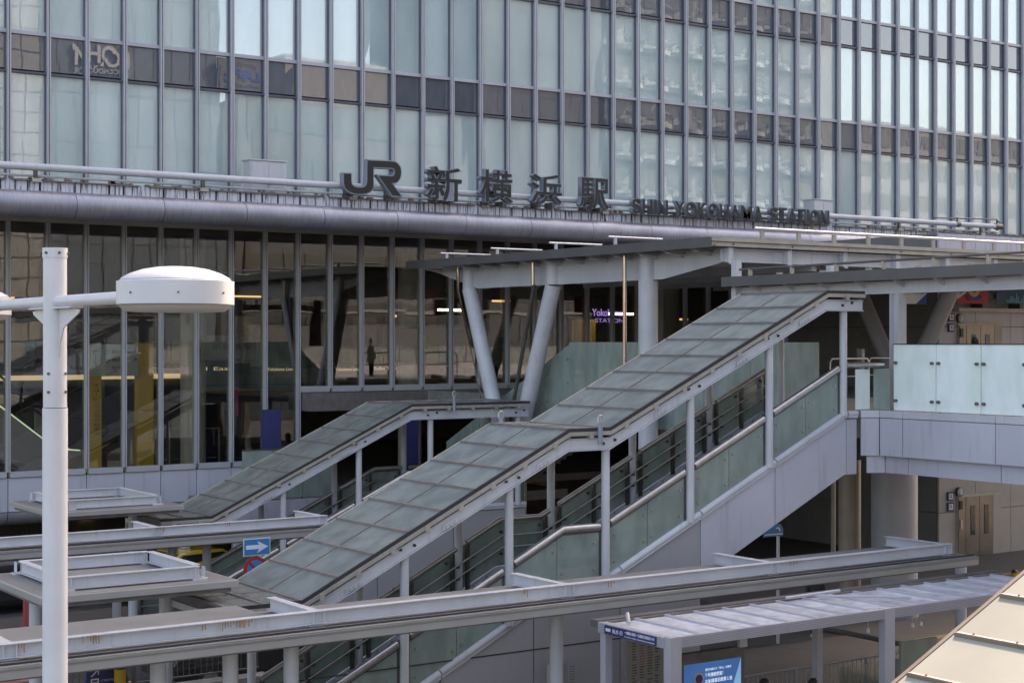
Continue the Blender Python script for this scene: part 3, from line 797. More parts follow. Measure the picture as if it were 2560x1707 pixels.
tag(MB().box(P(655,1025,v=44.6).x, P(703,1025,v=44.6).x, 44.6, 44.66, 3.6, P(655, 1024, v=44.6).z).build('notice_board', 'navy'), 'blank dark blue notice board behind the green terrace glass', 'board')
tag(MB().box(P(1011,1035,v=43.5).x, P(1046,1035,v=43.5).x, 43.5, 43.56, 3.2, P(1011, 1035, v=43.5).z).build('notice_board', 'navy'), 'dark blue board under the landing roof of the shorter stairs', 'board')

# ------------------------------------------------------------------ deck roofs
UR = thing('deck_canopy', 'high grey canopy over the deck carried by V shaped round columns', 'canopy')
ZT = 10.22; UL, VN, VF = 26.7, 30.3, 45.3
MB().box(UL+.05, 60, VN+.05, VF, ZT-.12, ZT-.02).build('canopy_roof', 'grey_fascia', UR)
MB().box(UL, UL+.05, VN, VF, ZT-.25, ZT).build('canopy_fascia', 'grey_fascia', UR)
MB().box(UL+.05, 41, VN, VN+.05, ZT-.22, ZT).build('canopy_fascia', 'trim_beige', UR)
q = MB(); q.prism([(41, VN, ZT-.22), (60, VN-1.4, ZT-.22), (60, VN-1.4, ZT), (41, VN, ZT)], (0, .05, 0)); q.build('canopy_fascia', 'trim_beige', UR)
MB().box(UL+.1, UL+.16, VN-.02, VN-.01, ZT-.2, ZT-.18).build('fascia_line', 'dark_joint', UR)
MB().box(UL+.02, 41, VN-.03, VN-.005, ZT-.115, ZT-.10).build('fascia_line', 'dark_joint', UR)
# left edge truss plate (tapering at the far end) with brackets
q = MB(); ub = 27.55
q.prism([(ub, VN+.2, ZT-.25), (ub, VF-.8, ZT-.25), (ub, VF-.8, ZT-.42), (ub, 42.3, ZT-.95), (ub, 33.2, ZT-.95), (ub, VN+.2, ZT-.55)], (.05, 0, 0)); q.build('edge_girder', 'white_steel', UR)
q = MB()
vv = VN+.9
while vv < VF-.6:
    q.prism([(UL+.08, vv, ZT-.25), (ub, vv, ZT-.25), (ub, vv, ZT-.42)], (0, .05, 0)); q.prism([(UL+.3, vv-.06, ZT-.30), (ub, vv-.06, ZT-.30), (ub, vv-.06, ZT-.32), (UL+.3, vv-.06, ZT-.32)], (0, .17, 0)); vv += 1.1
q.build('girder_bracket', 'white_steel', UR)
q = MB()
for k in range(90):
    vv = 33.4+k*.1
    if (k//9) % 3 == 0: q.box(ub-.03, ub-.0, vv, vv+.05, ZT-.99, ZT-.955)
q.build('girder_bolt', 'dark_steel', UR)
# front white I beam under the near fascia
q = MB(); q.box(27.3, 60, VN+.28, VN+.32, ZT-.58, ZT-.28); q.box(27.3, 60, VN+.15, VN+.43, ZT-.60, ZT-.58); q.box(27.3, 60, VN+.15, VN+.43, ZT-.28, ZT-.26)
q.build('front_beam', 'white_steel', UR)
q = MB()
for k in range(9):
    u = 27.4+k*2.05; q.box(u, u+.16, VN+.1, VN+.27, ZT-.62, ZT-.24); q.tube([(u+.08, VN, ZT-.16), (u+.08, VN+.12, ZT-.16)], .03, 8)
    q.box(u+.02, u+.14, VN+.06, VN+.12, ZT-.66, ZT-.62)
q.build('beam_stiffener', 'white_steel', UR)
# interior girders
q = MB()
for u in (30.6, 33.6, 36.6, 39.6): q.box(u, u+.2, VN+.4, VF-.5, ZT-.75, ZT-.14)
for vv in (33.3, 36.6, 40, 43.4): q.box(27.7, 41, vv, vv+.16, ZT-.55, ZT-.14)
q.build('cross_girder', 'white_steel', UR)
MB().box(27.7, 45, VN+.6, VF-.6, ZT-.13, ZT-.125).build('canopy_ceiling', 'soffit_metal', UR)
def col(p0, p1, r=.24, mt='white_steel'):
    return MB().tube([p0, p1], r, 28).build('column', mt, UR)
uc = 27.55
col((uc, 40.7, 4.0), (uc, 42.75, ZT-.95)); col((uc, 40.2, 4.0), (uc, 38.2, ZT-.95))
col((uc, 42.75, ZT-.95), (uc, 42.75, ZT-.3), .22); col((uc, 38.2, ZT-.95), (uc, 38.2, ZT-.3), .22)
col((uc, 40.45, 0), (uc, 40.45, 4.2), .5, 'grey_column')
col((uc, 33.8, 0), (uc, 33.8, ZT-.94), .27); col((uc, 33.8, ZT-.94), (uc, 33.8, ZT-.3), .24)
col((39, 34.85, 5.5), (39, 37.1, ZT-.7), .26, 'grey_column'); col((39, 35.3, 5.5), (39, 32.9, ZT-.7), .26, 'grey_column')
# drain pipes beside the columns
mat('pipe_warm', (.55, .42, .36), .22, metal=.9)
for pts in ([(uc-.2, 43.12, ZT-.28), (uc-.2, 43.12, ZT-1.0), (uc-.2, 41.05, 4.0)], [(uc-.35, 38.75, ZT-.28), (uc-.35, 38.75, ZT-.95)], [(uc-.38, 34.35, ZT-.28), (uc-.38, 34.35, 6)]):
    MB().tube(pts, .055, 12).build('drain_pipe', 'pipe_warm', UR)
MB().tube([(uc-.3, 38.75, ZT-.95), (uc-.25, 40.4, 4.2)], .06, 12).build('drain_pipe', 'dark_steel', UR)
# bright rods standing on the roof edge
for k, (x0, y0, x1) in enumerate(((1101, 633, 1226), (1227, 621, 1358), (1373, 607, 1508), (1521, 592, 1665))):
    a = P(x0, y0, u=UL+.15); ln = 1.9
    q = MB(); q.tube([(a.x, a.y, a.z), (a.x+ln, a.y, a.z)], .03, 10); q.build('roof_rod', 'light_metal' if 'light_metal' in MATS else mat('light_metal', (.75, .74, .76), .25, metal=.7), UR)
    q = MB(); q.box(a.x+.2, a.x+.28, a.y-.03, a.y+.03, ZT, a.z-.02); q.build('rod_foot', 'white_steel', UR)
q = MB(); q.tube([(28.3, VN+.1, ZT+.28), (33, VN+.1, ZT+.27), (41.2, VN+.1, ZT+.26), (60, VN-1.3, ZT+.2)], .04, 10); q.build('roof_rod', 'light_metal', UR)
q = MB()
for k in range(16): q.box(28.5+k*1.3, 28.62+k*1.3, VN+.08, VN+.14, ZT, ZT+.22)
q.build('rod_foot', 'trim_beige', UR)

LR = thing('walkway_canopy', 'lower grey walkway canopy coming forward over the deck at the right', 'canopy')
UE, ZL = 26.75, 9.2
MB().box(UE, UE+.05, 5, 29.9, ZL-.24, ZL).build('canopy_fascia', 'grey_fascia', LR)
MB().box(UE+.05, 33, 5, 29.9, ZL-.1, ZL-.02).build('canopy_roof', 'grey_fascia', LR)
MB().box(UE, 33, 29.9, 29.95, ZL-.24, ZL).build('canopy_fascia', 'grey_fascia', LR)
q = MB().beamH((27.2, 5, ZL-.26), (27.2, 29.8, ZL-.26), .2, .27, .02, .015); q.build('edge_beam', 'white_steel', LR)
q = MB(); vv = 6
while vv < 29.6:
    q.prism([(UE+.08, vv, ZL-.24), (27.2, vv, ZL-.24), (27.2, vv, ZL-.40)], (0, .04, 0)); vv += 1.15
q.build('beam_bracket', 'white_steel', LR)
q = MB(); q.tube([(UE+.3, 5, ZL+.30), (UE+.3, 29.6, ZL+.18)], .03, 10); q.build('roof_rail', 'grey_fascia', LR)
q = MB(); vv = 6
while vv < 29.6:
    q.box(UE+.25, UE+.35, vv, vv+.05, ZL, ZL+.17+.005*(29.6-vv)); q.box(UE+.45, UE+.55, vv+.6, vv+.72, ZL, ZL+.07); vv += 1.45
q.build('rail_foot', 'trim_beige', LR)
for (u, v_) in ((27.15, 24.55), (27.15, 15.0)):
    q = MB()
    q.box(u-.13, u+.13, v_-.13, v_-.11, 5.95, ZL-.53); q.box(u-.13, u+.13, v_+.11, v_+.13, 5.95, ZL-.53); q.box(u-.01, u+.01, v_-.11, v_+.11, 5.95, ZL-.53)
    q.box(u+.11, u+.13, v_-.11, v_+.11, 5.95, ZL-.53)
    q.build('column', 'white_steel', LR)
q = MB(); q.box(27.0, 27.2, 29.7, 29.86, ZL-.9, ZT-.6); q.box(30.3, 30.45, 29.7, 29.86, ZL, ZT-.6); q.build('hanger', 'white_steel', LR)
# slim pipe rail on posts left of it
# ------------------------------------------------------------------ elevator tower, right side walls
E_ = thing('elevator_tower', 'pale tiled elevator tower standing below and above the deck', 'tower')
MB().box(43.1, 60, 37.15, 46.5, 0, 11.2).build('tower_core', 'dark_joint', E_)
for r_ in range(7):
    z0 = .12+r_*1.6-(.0)
    for k in range(8):
        u0 = 43.0+k*1.9
        if k >= 1 and False: pass
        zz0, zz1 = z0+.01, z0+1.59
        MB().box(u0+.01, u0+1.89, 37.05, 37.13, zz0, zz1).build('wall_panel', 'warm_lit_tile' if z0 < 5 else 'panel_lilac', E_)
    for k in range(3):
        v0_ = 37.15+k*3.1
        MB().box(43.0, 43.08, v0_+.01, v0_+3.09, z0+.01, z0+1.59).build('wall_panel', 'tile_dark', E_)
def lift(x0, x1, zb, zt, parent, nm):
    a = P(x0, 900, v=36.95).x; b = P(x1, 900, v=36.95).x
    dr = MB().box(a, b, 36.98, 37.045, zb, zt+.06).build('door_frame', 'trim_beige', parent)
    w_ = (b-a)
    for s in range(2):
        p0 = a+w_*(.18 if s == 0 else .50); p1 = a+w_*(.49 if s == 0 else .80)
        d = MB().box(p0, p1, 36.945, 36.975, zb+.02, zt-.04).build('elevator_door', 'door_metal', parent)
        MB().box((p0+p1)/2-.11, (p0+p1)/2+.11, 36.93, 36.943, zb+.75, zt-.35).build('door_window', 'car_glass', d)
    MB().box(a+.03, a+w_*.17, 36.945, 36.975, zb+.02, zt-.04).build('door_side', 'door_metal', parent)
    MB().box(a+w_*.81, b-.03, 36.945, 36.975, zb+.02, zt-.04).build('door_side', 'warm_lit_tile', parent)
    MB().box(a+.06, a+.2, 36.91, 36.94, zt-.45, zt-.15).build('floor_display', 'black_paint', parent)
    MB().box(a+.1, a+.2, 36.91, 36.94, zb+1.0, zb+1.3).build('call_button', 'steel', parent)
lift(2395, 2503, .13, 2.25, E_, 'low'); lift(2397, 2506, 5.95, 8.2, E_, 'up')
mat('lift_glow', (1, .78, .5), emit=.55)
def lift_signs(px, py0, z_label):
    for k, (ch) in enumerate(('⇅', '♿')):
        a = P(px, py0+k*26, v=37.0); 
        t = tag(MB().box(a.x, a.x+.3, 36.99, 37.045, a.z-.3, a.z).build('wall_sign', 'navy'), ('square blue lift pictogram sign '+z_label) if k == 0 else ('square blue wheelchair pictogram sign '+z_label), 'sign')
        q = MB(); q.box(a.x+.05, a.x+.25, 36.975, 36.988, a.z-.25, a.z-.05); o = q.build('pictogram_field', 'lettering_white', t)
        q = MB(); q.tube([(a.x+.14, 36.965, a.z-.09), (a.x+.14, 36.97, a.z-.09)], .02, 8); q.box(a.x+.12, a.x+.15, 36.96, 36.973, a.z-.17, a.z-.11); q.box(a.x+.12, a.x+.2, 36.96, 36.973, a.z-.19, a.z-.17)
        q.build('pictogram', 'navy', t)
lift_signs(2369, 1230, 'left of the lower elevator doors')
lift_signs(2371, 782, 'left of the upper elevator doors')
for (px, py, lb) in ((2403, 1230, 'round bulkhead lamp above the lower elevator doors'), (2405, 796, 'round bulkhead lamp above the upper elevator doors')):
    a = P(px, py, v=36.9); t = thing('wall_lamp', lb, 'lamp', 'wall lamps by the elevators', (a.x, 37.03, a.z))
    q = MB(); 
    q.tube([(0, 0, 0), (0, -.1, 0)], .17, 20); q.build('lamp_body', 'dark_steel', t); MB().tube([(0, -.105, 0), (0, -.15, 0)], .14, 20, r2=.09).build('lamp_glass', 'board_white', t)
# ledge and banners above the upper elevator
q = MB(); q.box(43.4, 58, 36.5, 37.0, 8.62, 8.75); q.build('door_canopy', 'trim_beige', E_)
q = MB(); q.box(43.9, 47.3, 36.3, 36.7, 9.05, 9.25)
for u in (44.6, 46.6): q.box(u, u+.2, 36.5, 37, 8.75, 9.05)
q.build('banner_bracket', 'grey_fascia', E_)
def banner(name, px0, py0, px1, py1, v, label, mt):
    a = P(px0, py1, v=v); b = P(px1, py1, v=v); zt = P(px0, py0, v=v).z
    t = thing(name, label, 'banner', 'banners under the deck canopy', (a.x, v, a.z))
    w_, h_ = b.x-a.x, zt-a.z
    MB().box(0, w_, 0, .04, 0, h_).build('banner_sheet', mt, t)
    return t, w_, h_
mat('banner_red', (.45, .02, .04), .5); mat('banner_blue', (.02, .05, .25), .5); mat('banner_white', (.6, .6, .64), .5); mat('banner_navy', (.02, .06, .16), .5, var=.3, vs=1)
mat('gold', (.5, .36, .14), .5)
t, w_, h_ = banner('hanging_banner', 2393, 690, 2470, 758, 36.2, 'red and blue banner with white diagonal band and gold crest', 'banner_red')
q = MB(); q.prism([(0, -.012, .45*h_), (0, -.012, h_), (.55*w_, -.012, h_)], (0, .01, 0)); q.build('banner_patch', 'banner_blue', t)
q = MB(); q.prism([(0, -.016, .15*h_), (0, -.016, .45*h_), (.6*w_, -.016, h_), (.95*w_, -.016, h_)], (0, .004, 0)); q.build('banner_band', 'banner_white', t)
q = MB(); q.prism([(0, -.019, .27*h_), (0, -.019, .33*h_), (.75*w_, -.019, h_), (.82*w_, -.019, h_)], (0, .003, 0)); q.build('banner_line', 'banner_red', t)
q = MB(); q.tube([(.52*w_, -.03, .6*h_), (.52*w_, -.02, .6*h_)], .36*h_, 22); q.build('crest', 'gold', t)
q = MB(); q.tube([(.52*w_, -.036, .6*h_), (.52*w_, -.031, .6*h_)], .22*h_, 5); q.build('crest_shield', 'banner_blue', t)
q = MB(); q.path([(.28*w_, .26*h_), (.4*w_, .17*h_), (.52*w_, .14*h_), (.66*w_, .17*h_), (.78*w_, .26*h_)], (-.045, -.038), -.04, .07); q.build('crest_ribbon', 'banner_blue', t)
t, w_, h_ = banner('hanging_banner', 2247, 700, 2317, 759, 33.5, 'navy and white banner with a blue corner beside the white post', 'banner_white')
q = MB(); q.box(0, w_, -.012, -.002, .6*h_, h_); q.build('banner_patch', 'banner_navy', t)
q = MB(); q.prism([(.6*w_, -.012, 0), (w_, -.012, 0), (w_, -.012, .45*h_)], (0, .01, 0)); q.build('banner_patch', 'banner_blue', t)
text_mesh('banner_lettering', '1 0', 'lettering_white', t, (.3*w_, -.013, .72*h_), (1,0,0), (0,0,1), .5*w_, .3*h_, .004, .02)
text_mesh('banner_lettering', 'For Your Football Life', 'paper_ink', t, (.08*w_, -.003, .43*h_), (1,0,0), (0,0,1), .8*w_, .09*h_, .004)
t, w_, h_ = banner('hanging_banner', 2491, 690, 2585, 758, 36.2, 'dark blue banner with glowing city skyline at the right edge', 'banner_navy')
mat('teal_glow', (.05, .30, .42), .5)
q = MB()
for k in range(14):
    hh = random.uniform(.08, .38)*h_; q.box(w_*(.25+k*.05), w_*(.25+k*.05)+.05*w_*.8, -.012, -.002, 0.02*h_, hh)
q.build('banner_skyline', 'teal_glow', t)
text_mesh('banner_lettering', 'G', 'lettering_white', t, (.38*w_, -.003, .58*h_), (1,0,0), (0,0,1), .09*w_, .17*h_, .004, .02)
# columns below the deck
def column(px, v, r, h, mt, label, z0=0):
    a = P(px, 1100, v=v); t = thing('round_column', label, 'column', None, (a.x, v, z0))
    MB().tube([(0, 0, 0), (0, 0, h)], r, 36).build('column_shaft', mt, t)
    MB().tube([(0, 0, 0), (0, 0, .25)], r+.03, 36).build('column_base', 'grey_column', t)
    return t
column(2124, 31.5, .31, 5.4, 'brown_column', 'slim brown round column under the deck corner')
column(2236, 30.2, .62, 5.4, 'grey_column', 'thick grey round column in front of the elevator tower')
tag(MB().tube([P(2083, 1380, v=33)*1, Vector((P(2083, 1380, v=33).x, 33, 5.4))], .07, 14).build('drain_pipe', 'brown_column'), 'thin brown drain pipe left of the slim brown column', 'pipe')

# ------------------------------------------------------------------ bus canopies
def canopy(name, label, v0, v1, ur, cross, ztop=3.2, wide_to=None):
    t = thing(name, label, 'canopy', 'long flat bus stop canopies')
    u0 = -4
    MB().box(u0, ur, v0+.015, v1, ztop-.05, ztop).build('roof_plate', 'beige_plate', t)
    if wide_to: MB().box(u0, wide_to, v1+.002, v1+.75, ztop-.05, ztop-.001).build('roof_plate', 'beige_plate', t)
    MB().box(u0, ur, v0, v0+.015, ztop-.17, ztop-.055).build('fascia', 'beige_edge', t)
    MB().box(u0, ur, v0+.12, v0+.14, ztop+.002, ztop+.03).build('gutter_line', 'dark_joint', t)
    MB().box(u0, ur, v0-.012, v0+.1, ztop-.05, ztop-.02).build('gutter_lip', 'beige_plate', t)
    MB().box(u0, ur, v0+.05, v1-.05, ztop-.2, ztop-.06).build('roof_frame', 'seam', t)
    vb = v0+.42
    q = MB().beamH((u0, vb, ztop+.25), (cross[-1]+.12, vb, ztop+.25), .16, .2, .012, .012); q.build('main_beam', 'white_steel', t)
    for u in cross:
        MB().beamH((u, vb+.1, ztop+.245), (u, v1-.15, ztop+.245), .15, .2, .012, .012).build('cross_beam', 'white_steel', t)
        q = MB(); q.box(u-.14, u+.14, vb-.02, vb+.16, ztop+.005, ztop+.03); q.box(u-.1, u-.085, vb-.07, vb+.07, ztop+.06, ztop+.24); q.box(u+.085, u+.1, vb-.07, vb+.07, ztop+.06, ztop+.24)
        q.build('beam_foot', 'white_steel', t)
    # rust runs on the beam face
    q = MB()
    for g in range(7):
        uu = random.uniform(u0+4, cross[-1]-.5)
        for k in range(random.randint(1, 6)):
            x = uu+k*random.uniform(.03, .07); h = random.uniform(.02, .11); q.box(x, x+.012, vb-.082, vb-.0805, ztop+.25-h, ztop+.25)
    q.build('rust_stain', 'rust', t)
    return t
c1 = canopy('bus_canopy', 'nearest long beige canopy with white beam crossing the foreground', 21.7, 23.9, 26.4, [6.7, 11.45, 16.25, 21.05, 25.9], wide_to=11.25)
c2 = canopy('bus_canopy', 'farther long beige canopy ending behind the glass stair roof', 33.7, 35.7, 18.3, [9.5, 13.65, 17.8])
# rust under control on the first beam where the photograph has it
q = MB()
for (px, n_) in ((505, 2), (555, 9), (600, 5), (225, 4), (45, 3), (1310, 2), (1520, 3)):
    for k in range(n_):
        p = P(px+k*7, 1500, v=22.04); h = random.uniform(.04, .14); q.box(p.x, p.x+.014, 22.037, 22.0375, 3.44-h, 3.44)
q.build('rust_stain', 'rust', c1)
for (px, v, t) in ((1404-13, 22.8, c1), (2395+7, 22.8, c1), (395, 22.8, c1), (576, 22.8, c1), (728, 22.6, c1)):
    p = P(px, 1600, v=v); MB().tube([(p.x, v, 0), (p.x, v, 3.02)], .12, 24).build('post', 'white_steel', t)
for px in (292, 430, 517):
    p = P(px, 1400, v=34.6); MB().tube([(p.x, 34.6, 0), (p.x, 34.6, 3.02)], .10, 20).build('post', 'grey_column', c2)
def frame_canopy(u0, u1, v0, v1, z, label):
    t = thing('square_canopy', label, 'canopy', 'square canopies with beam frames', (0, 0, 0))
    MB().box(u0, u1, v0, v1, z-.12, z).build('roof_plate', 'beige_edge', t, bevel=.01)
    MB().box(u0+.06, u1-.06, v0+.06, v1-.06, z+.001, z+.006).build('roof_skin', 'beige_plate', t)
    MB().box(u0+.1, u1-.1, v0+.1, v1-.1, z-.2, z-.121).build('roof_frame', 'seam', t)
    a, b, c_, d = u0+.55, u1-.55, v0+.45, v1-.3
    for p0, p1 in (((a, c_, 0), (b, c_, 0)), ((a, d, 0), (b, d, 0)), ((a, c_+.1, 0), (a, d-.1, 0)), ((b, c_+.1, 0), (b, d-.1, 0))):
        lift_ = .235 if p0[0] != p1[0] else .245
        MB().beamH((p0[0], p0[1], z+lift_), (p1[0], p1[1], z+lift_), .15, .2, .012, .012).build('roof_beam', 'white_steel', t)
    for x in (a, b):
        for y in (c_, d):
            q = MB(); q.box(x-.14, x+.14, y-.1, y+.1, z+.007, z+.03); q.box(x-.09, x-.08, y-.07, y+.07, z+.045, z+.22); q.box(x+.08, x+.09, y-.07, y+.07, z+.045, z+.22)
            q.build('beam_foot', 'white_steel', t)
    for (x, y) in ((a, (c_+d)/2+.3), (b, (c_+d)/2+.3)):
        MB().tube([(x, y, 0), (x, y, z-.2)], .12, 20).build('post', 'white_steel', t)
    return t
frame_canopy(8.2, 11.65, 25.4, 28.5, 3.5, 'nearer square beige canopy topped by a white beam frame, left')
frame_canopy(12.5, 15.85, 37.8, 41.2, 3.5, 'farther square beige canopy topped by a white beam frame, below the hall windows')

# ------------------------------------------------------------------ bus shelter
SH = thing('bus_shelter', 'aluminium bus shelter with glass roof, blue line sign and lit poster', 'bus shelter')
su0, su1, sv0, sv1, sz = 16.05, 26.2, 19.2, 21.0, 2.98
def ribbed(x0, x1, y, parent):  # long side fascia
    MB().box(x0, x1, y, y+.06, sz-.17, sz).build('fascia', 'shelter_metal', parent)
    q = MB()
    for k in range(5): q.box(x0+.01, x1-.01, y-.0025, y, sz-.15+k*.028, sz-.145+k*.028)
    q.build('fascia_groove', 'groove', parent)
ribbed(su0+.1, 20.9, sv0, SH); ribbed(21.15, su1, sv0, SH)
MB().box(su0, su0+.06, sv0+.1, sv1, sz-.17, sz).build('fascia', 'shelter_metal', SH)
MB().box(su0+.06, su1, sv1-.06, sv1, sz-.1, sz).build('fascia', 'seam', SH)
MB().box(su0, su1, sv1+.001, sv1+.2, sz-.1, sz+.02).build('back_gutter', 'grey_fascia', SH)
q = MB()
for k in range(6): q.box(su0-.003, su0-.0005, sv0+.1, sv1, sz-.155+k*.026, sz-.15+k*.026)
q.build('fascia_groove', 'groove', SH)
us = [su0+.1+k*.645 for k in range(16)]
for k, (a, b) in enumerate(zip(us, us[1:])):
    MB().box(a+.03, b-.03, sv0+.08, sv1-.08, sz-.04, sz-.03).build('roof_panel', 'shelter_glass', SH)
for a in us: MB().box(a-.03, a+.03, sv0+.06, sv1-.06, sz-.05, sz+.003).build('roof_bar', 'shelter_metal', SH)
for u in (su0+.02, 20.9): MB().box(u, u+.24, sv0-.02, sv0+.14, 0.13, sz+.012).build('post', 'shelter_metal', SH, bevel=.008)
for u in (su0+.05, 20.95, su1-.15): MB().box(u, u+.14, sv1-.14, sv1, .13, sz-.18).build('post', 'shelter_metal', SH)
q = MB(); q.tube([(su0+.25, sv1-.5, sz+.03), (su0+.42, sv1-.25, sz+.13)], .035, 8); q.tube([(20.2, sv1-.1, sz+.03), (21.3, sv1-.35, sz+.1)], .03, 8); q.tube([(20.7, sv1-.1, sz+.03), (21.9, sv0+.3, sz+.08)], .025, 8)
q.build('roof_stay', 'shelter_metal', SH)
# blue line sign on the short end
sgn = MB().box(su0-.02, su0-.004, sv0+.28, sv1-.2, sz-.16, sz-.015).build('line_sign', 'navy', SH)
text_mesh('sign_lettering', 'BUS ④', 'lettering_white', sgn, (su0-.0205, sv1-.42, sz-.125), (0, -1, 0), (0, 0, 1), .26, .075, .003, .01)
text_mesh('sign_lettering', '一の瀬経由 鶴見駅・六角橋経由 鶴見駅西口 ゆき', 'lettering_white', sgn, (su0-.0205, sv1-.73, sz-.088), (0, -1, 0), (0, 0, 1), .76, .052, .003, .01)
text_mesh('sign_lettering', 'For Tsurumi Sta. via Ichinose,  Tsurumi Sta. West Exit via Rokkakubashi', 'lettering_white', sgn, (su0-.0205, sv1-.73, sz-.14), (0, -1, 0), (0, 0, 1), .76, .025, .003)
q = MB(); q.box(su0-.026, su0-.0205, sv1-.36, sv1-.24, sz-.11, sz-.06); q.build('bus_pictogram', 'lettering_white', sgn)
# poster case
a, b = 16.42, 17.93
tb = thing('poster_case', 'backlit blue advertising poster in a dark case under the shelter', 'poster', None, (a, 19.5, 0))
w_ = b-a
MB().box(0, w_, 0, .12, .35, 2.62).build('case_body', 'dark_steel', tb, bevel=.01)
MB().box(.2, w_-.1, -.012, -.002, .6, 2.45).build('poster', 'screen_blue', tb)
mat('screen_sky', (.14, .32, .55), emit=.2, var=.3, vs=1.3)
q = MB(); q.prism([(w_-.1, -.016, 2.44), (w_-.1, -.016, .6), (w_-.6, -.016, .6), (w_-.32, -.016, 1.9)], (0, .003, 0)); q.build('poster_sky', 'screen_sky', tb)
q = MB(); q.tube([(.5, -.025, 2.2), (.5, -.014, 2.2)], .10, 24); q.build('poster_medal', 'gold', tb)
q = MB(); q.tube([(.5, -.032, 2.2), (.5, -.026, 2.2)], .075, 24); q.build('medal_face', 'navy', tb)
text_mesh('poster_lettering', '選ばれ続けた「安心」の数字', 'screen_pale', tb, (.64, -.014, 2.31), (1,0,0), (0,0,1), .56, .04, .003)
text_mesh('poster_lettering', '７年連続受賞！', 'screen_pale', tb, (.64, -.014, 2.21), (1,0,0), (0,0,1), .38, .065, .003, .01)
text_mesh('poster_lettering', 'お客様満足度第１位', 'screen_pale', tb, (.64, -.014, 2.11), (1,0,0), (0,0,1), .58, .065, .003, .01)
MB().tube([(0.02, -.05, 2.80), (w_-.02, -.05, 2.80)], .02, 8).build('case_rail', 'shelter_metal', tb)
MB().box(-.0, .06, -.06, .0, 2.62, 2.82).build('case_bracket', 'shelter_metal', tb); MB().box(w_-.16, w_-.0, -.06, .0, 2.62, 2.9).build('case_bracket', 'shelter_metal', tb)
for px, py in ((1700+1278*.368, 1130+1210*.368), (1700+1580*.368, 1130+1172*.368), (1700+1637*.368, 1130+1162*.368)):
    p = P(px, py, v=19.6); 
    q = MB(); q.tube([(p.x, p.y, p.z-.04), (p.x, p.y, p.z+.04)], .03, 12)
    o = q.build('hanging_strap', 'head_light', SH); MB().tube([(p.x, p.y, p.z+.04), (p.x, p.y, sz-.17)], .006, 6).build('strap_cord', 'steel', o)
# bench and back panel
q = MB(); q.box(21.6, 23.3, sv1-.08, sv1-.06, .3, 1.6); q.build('back_panel', 'clear_glass', SH)
tag(MB().box(23.0, 24.0, 20.72, 20.78, .3, 1.95).build('info_panel', 'stair_glass'), 'pale green glass panel standing at the far end of the shelter', 'panel')
# route timetable board behind the shelter post
tt = thing('timetable_board', 'pale bus timetable board covered with small print beside the shelter', 'board', None, (0, 0, 0))
a = P(1570, 1600, v=24.2).x; b = P(1668, 1600, v=24.2).x; zt = P(1570, 1598, v=24.2).z; zb = zt-1.25
MB().box(a, b, 24.2, 24.24, zb, zt).build('board', 'paper', tt)
for r_ in range(22):
    for c_ in range(4):
        x = a+.1+c_*.19; z = zt-.08-r_*.052
        if random.random() < .15: continue
        w2 = random.uniform(.07, .13)
        MB().box(x, x+w2, 24.192, 24.197, z-.02, z).build('print_line', 'paper_red' if (c_ == 1 and r_ < 9) else 'paper_ink', tt)
MB().box(a-.02, b+.02, 24.24, 24.3, 0.13, zt+.02).build('board_frame', 'grey_column', tt)
ns = thing('no_smoking_sign', 'small round red no smoking sign left of the canopy post', 'sign', None, P(1385, 1683, v=24.85))
MB().box(-.16, .16, 0, .01, -.19, .19).build('sign_plate', 'board_white', ns)
q = MB()
for k in range(20):
    t0, t1 = 2*math.pi*k/20, 2*math.pi*(k+1)/20
    q.prism([(.1*math.cos(t0), -.004, .1*math.sin(t0)), (.1*math.cos(t1), -.004, .1*math.sin(t1)), (.075*math.cos(t1), -.004, .075*math.sin(t1)), (.075*math.cos(t0), -.004, .075*math.sin(t0))], (0, .003, 0))
q.prism([(-.065, -.006, .05), (-.05, -.006, .065), (.065, -.006, -.05), (.05, -.006, -.065)], (0, .003, 0))
q.build('ban_ring', 'road_red', ns)
MB().box(-.06, .05, -.003, -.0005, -.012, .012).build('cigarette', 'black_paint', ns)
ww = thing('wall_notice', 'small grey printed notice right of the canopy post', 'sign', None, P(1431, 1683, v=24.85))
MB().box(-.1, .1, 0, .01, -.22, .22).build('sign_plate', 'panel_wall', ww)
for k in range(7): MB().box(-.07, .06, -.003, -.0005, .14-k*.05, .15-k*.05).build('print_line', 'paper_ink', ww)

# ------------------------------------------------------------------ street lamp
SL = thing('street_lamp', 'tall white two armed street lamp in the foreground at the left', 'street lamp', None, (4.585, 13.8, 0))
MB().tube([(0, 0, 0), (0, 0, 7.02)], .108, 32).build('pole', 'lamp_white', SL)
MB().tube([(0, 0, 7.026), (0, 0, 8.33)], .101, 32).build('pole', 'lamp_white', SL)
MB().tube([(0, 0, 8.33), (0, 0, 8.415)], .108, 32).build('pole_cap', 'lamp_white', SL, bevel=.008)
q = MB()
for z in (8.37,):
    for a in range(0, 360, 60): q.tube([(.105*math.cos(R(a-30)), .105*math.sin(R(a-30)), z), (.122*math.cos(R(a-30)), .122*math.sin(R(a-30)), z)], .012, 8)
for z in (7.16, 7.32):
    for a in range(0, 360, 90): q.tube([(.10*math.cos(R(a-50)), .10*math.sin(R(a-50)), z), (.112*math.cos(R(a-50)), .112*math.sin(R(a-50)), z)], .013, 8)
q.build('pole_bolt', 'dark_steel', SL)
MB().tube([(0, -2.35, 7.945), (0, 2.35, 7.945)], .052, 20).build('arm', 'lamp_white', SL)
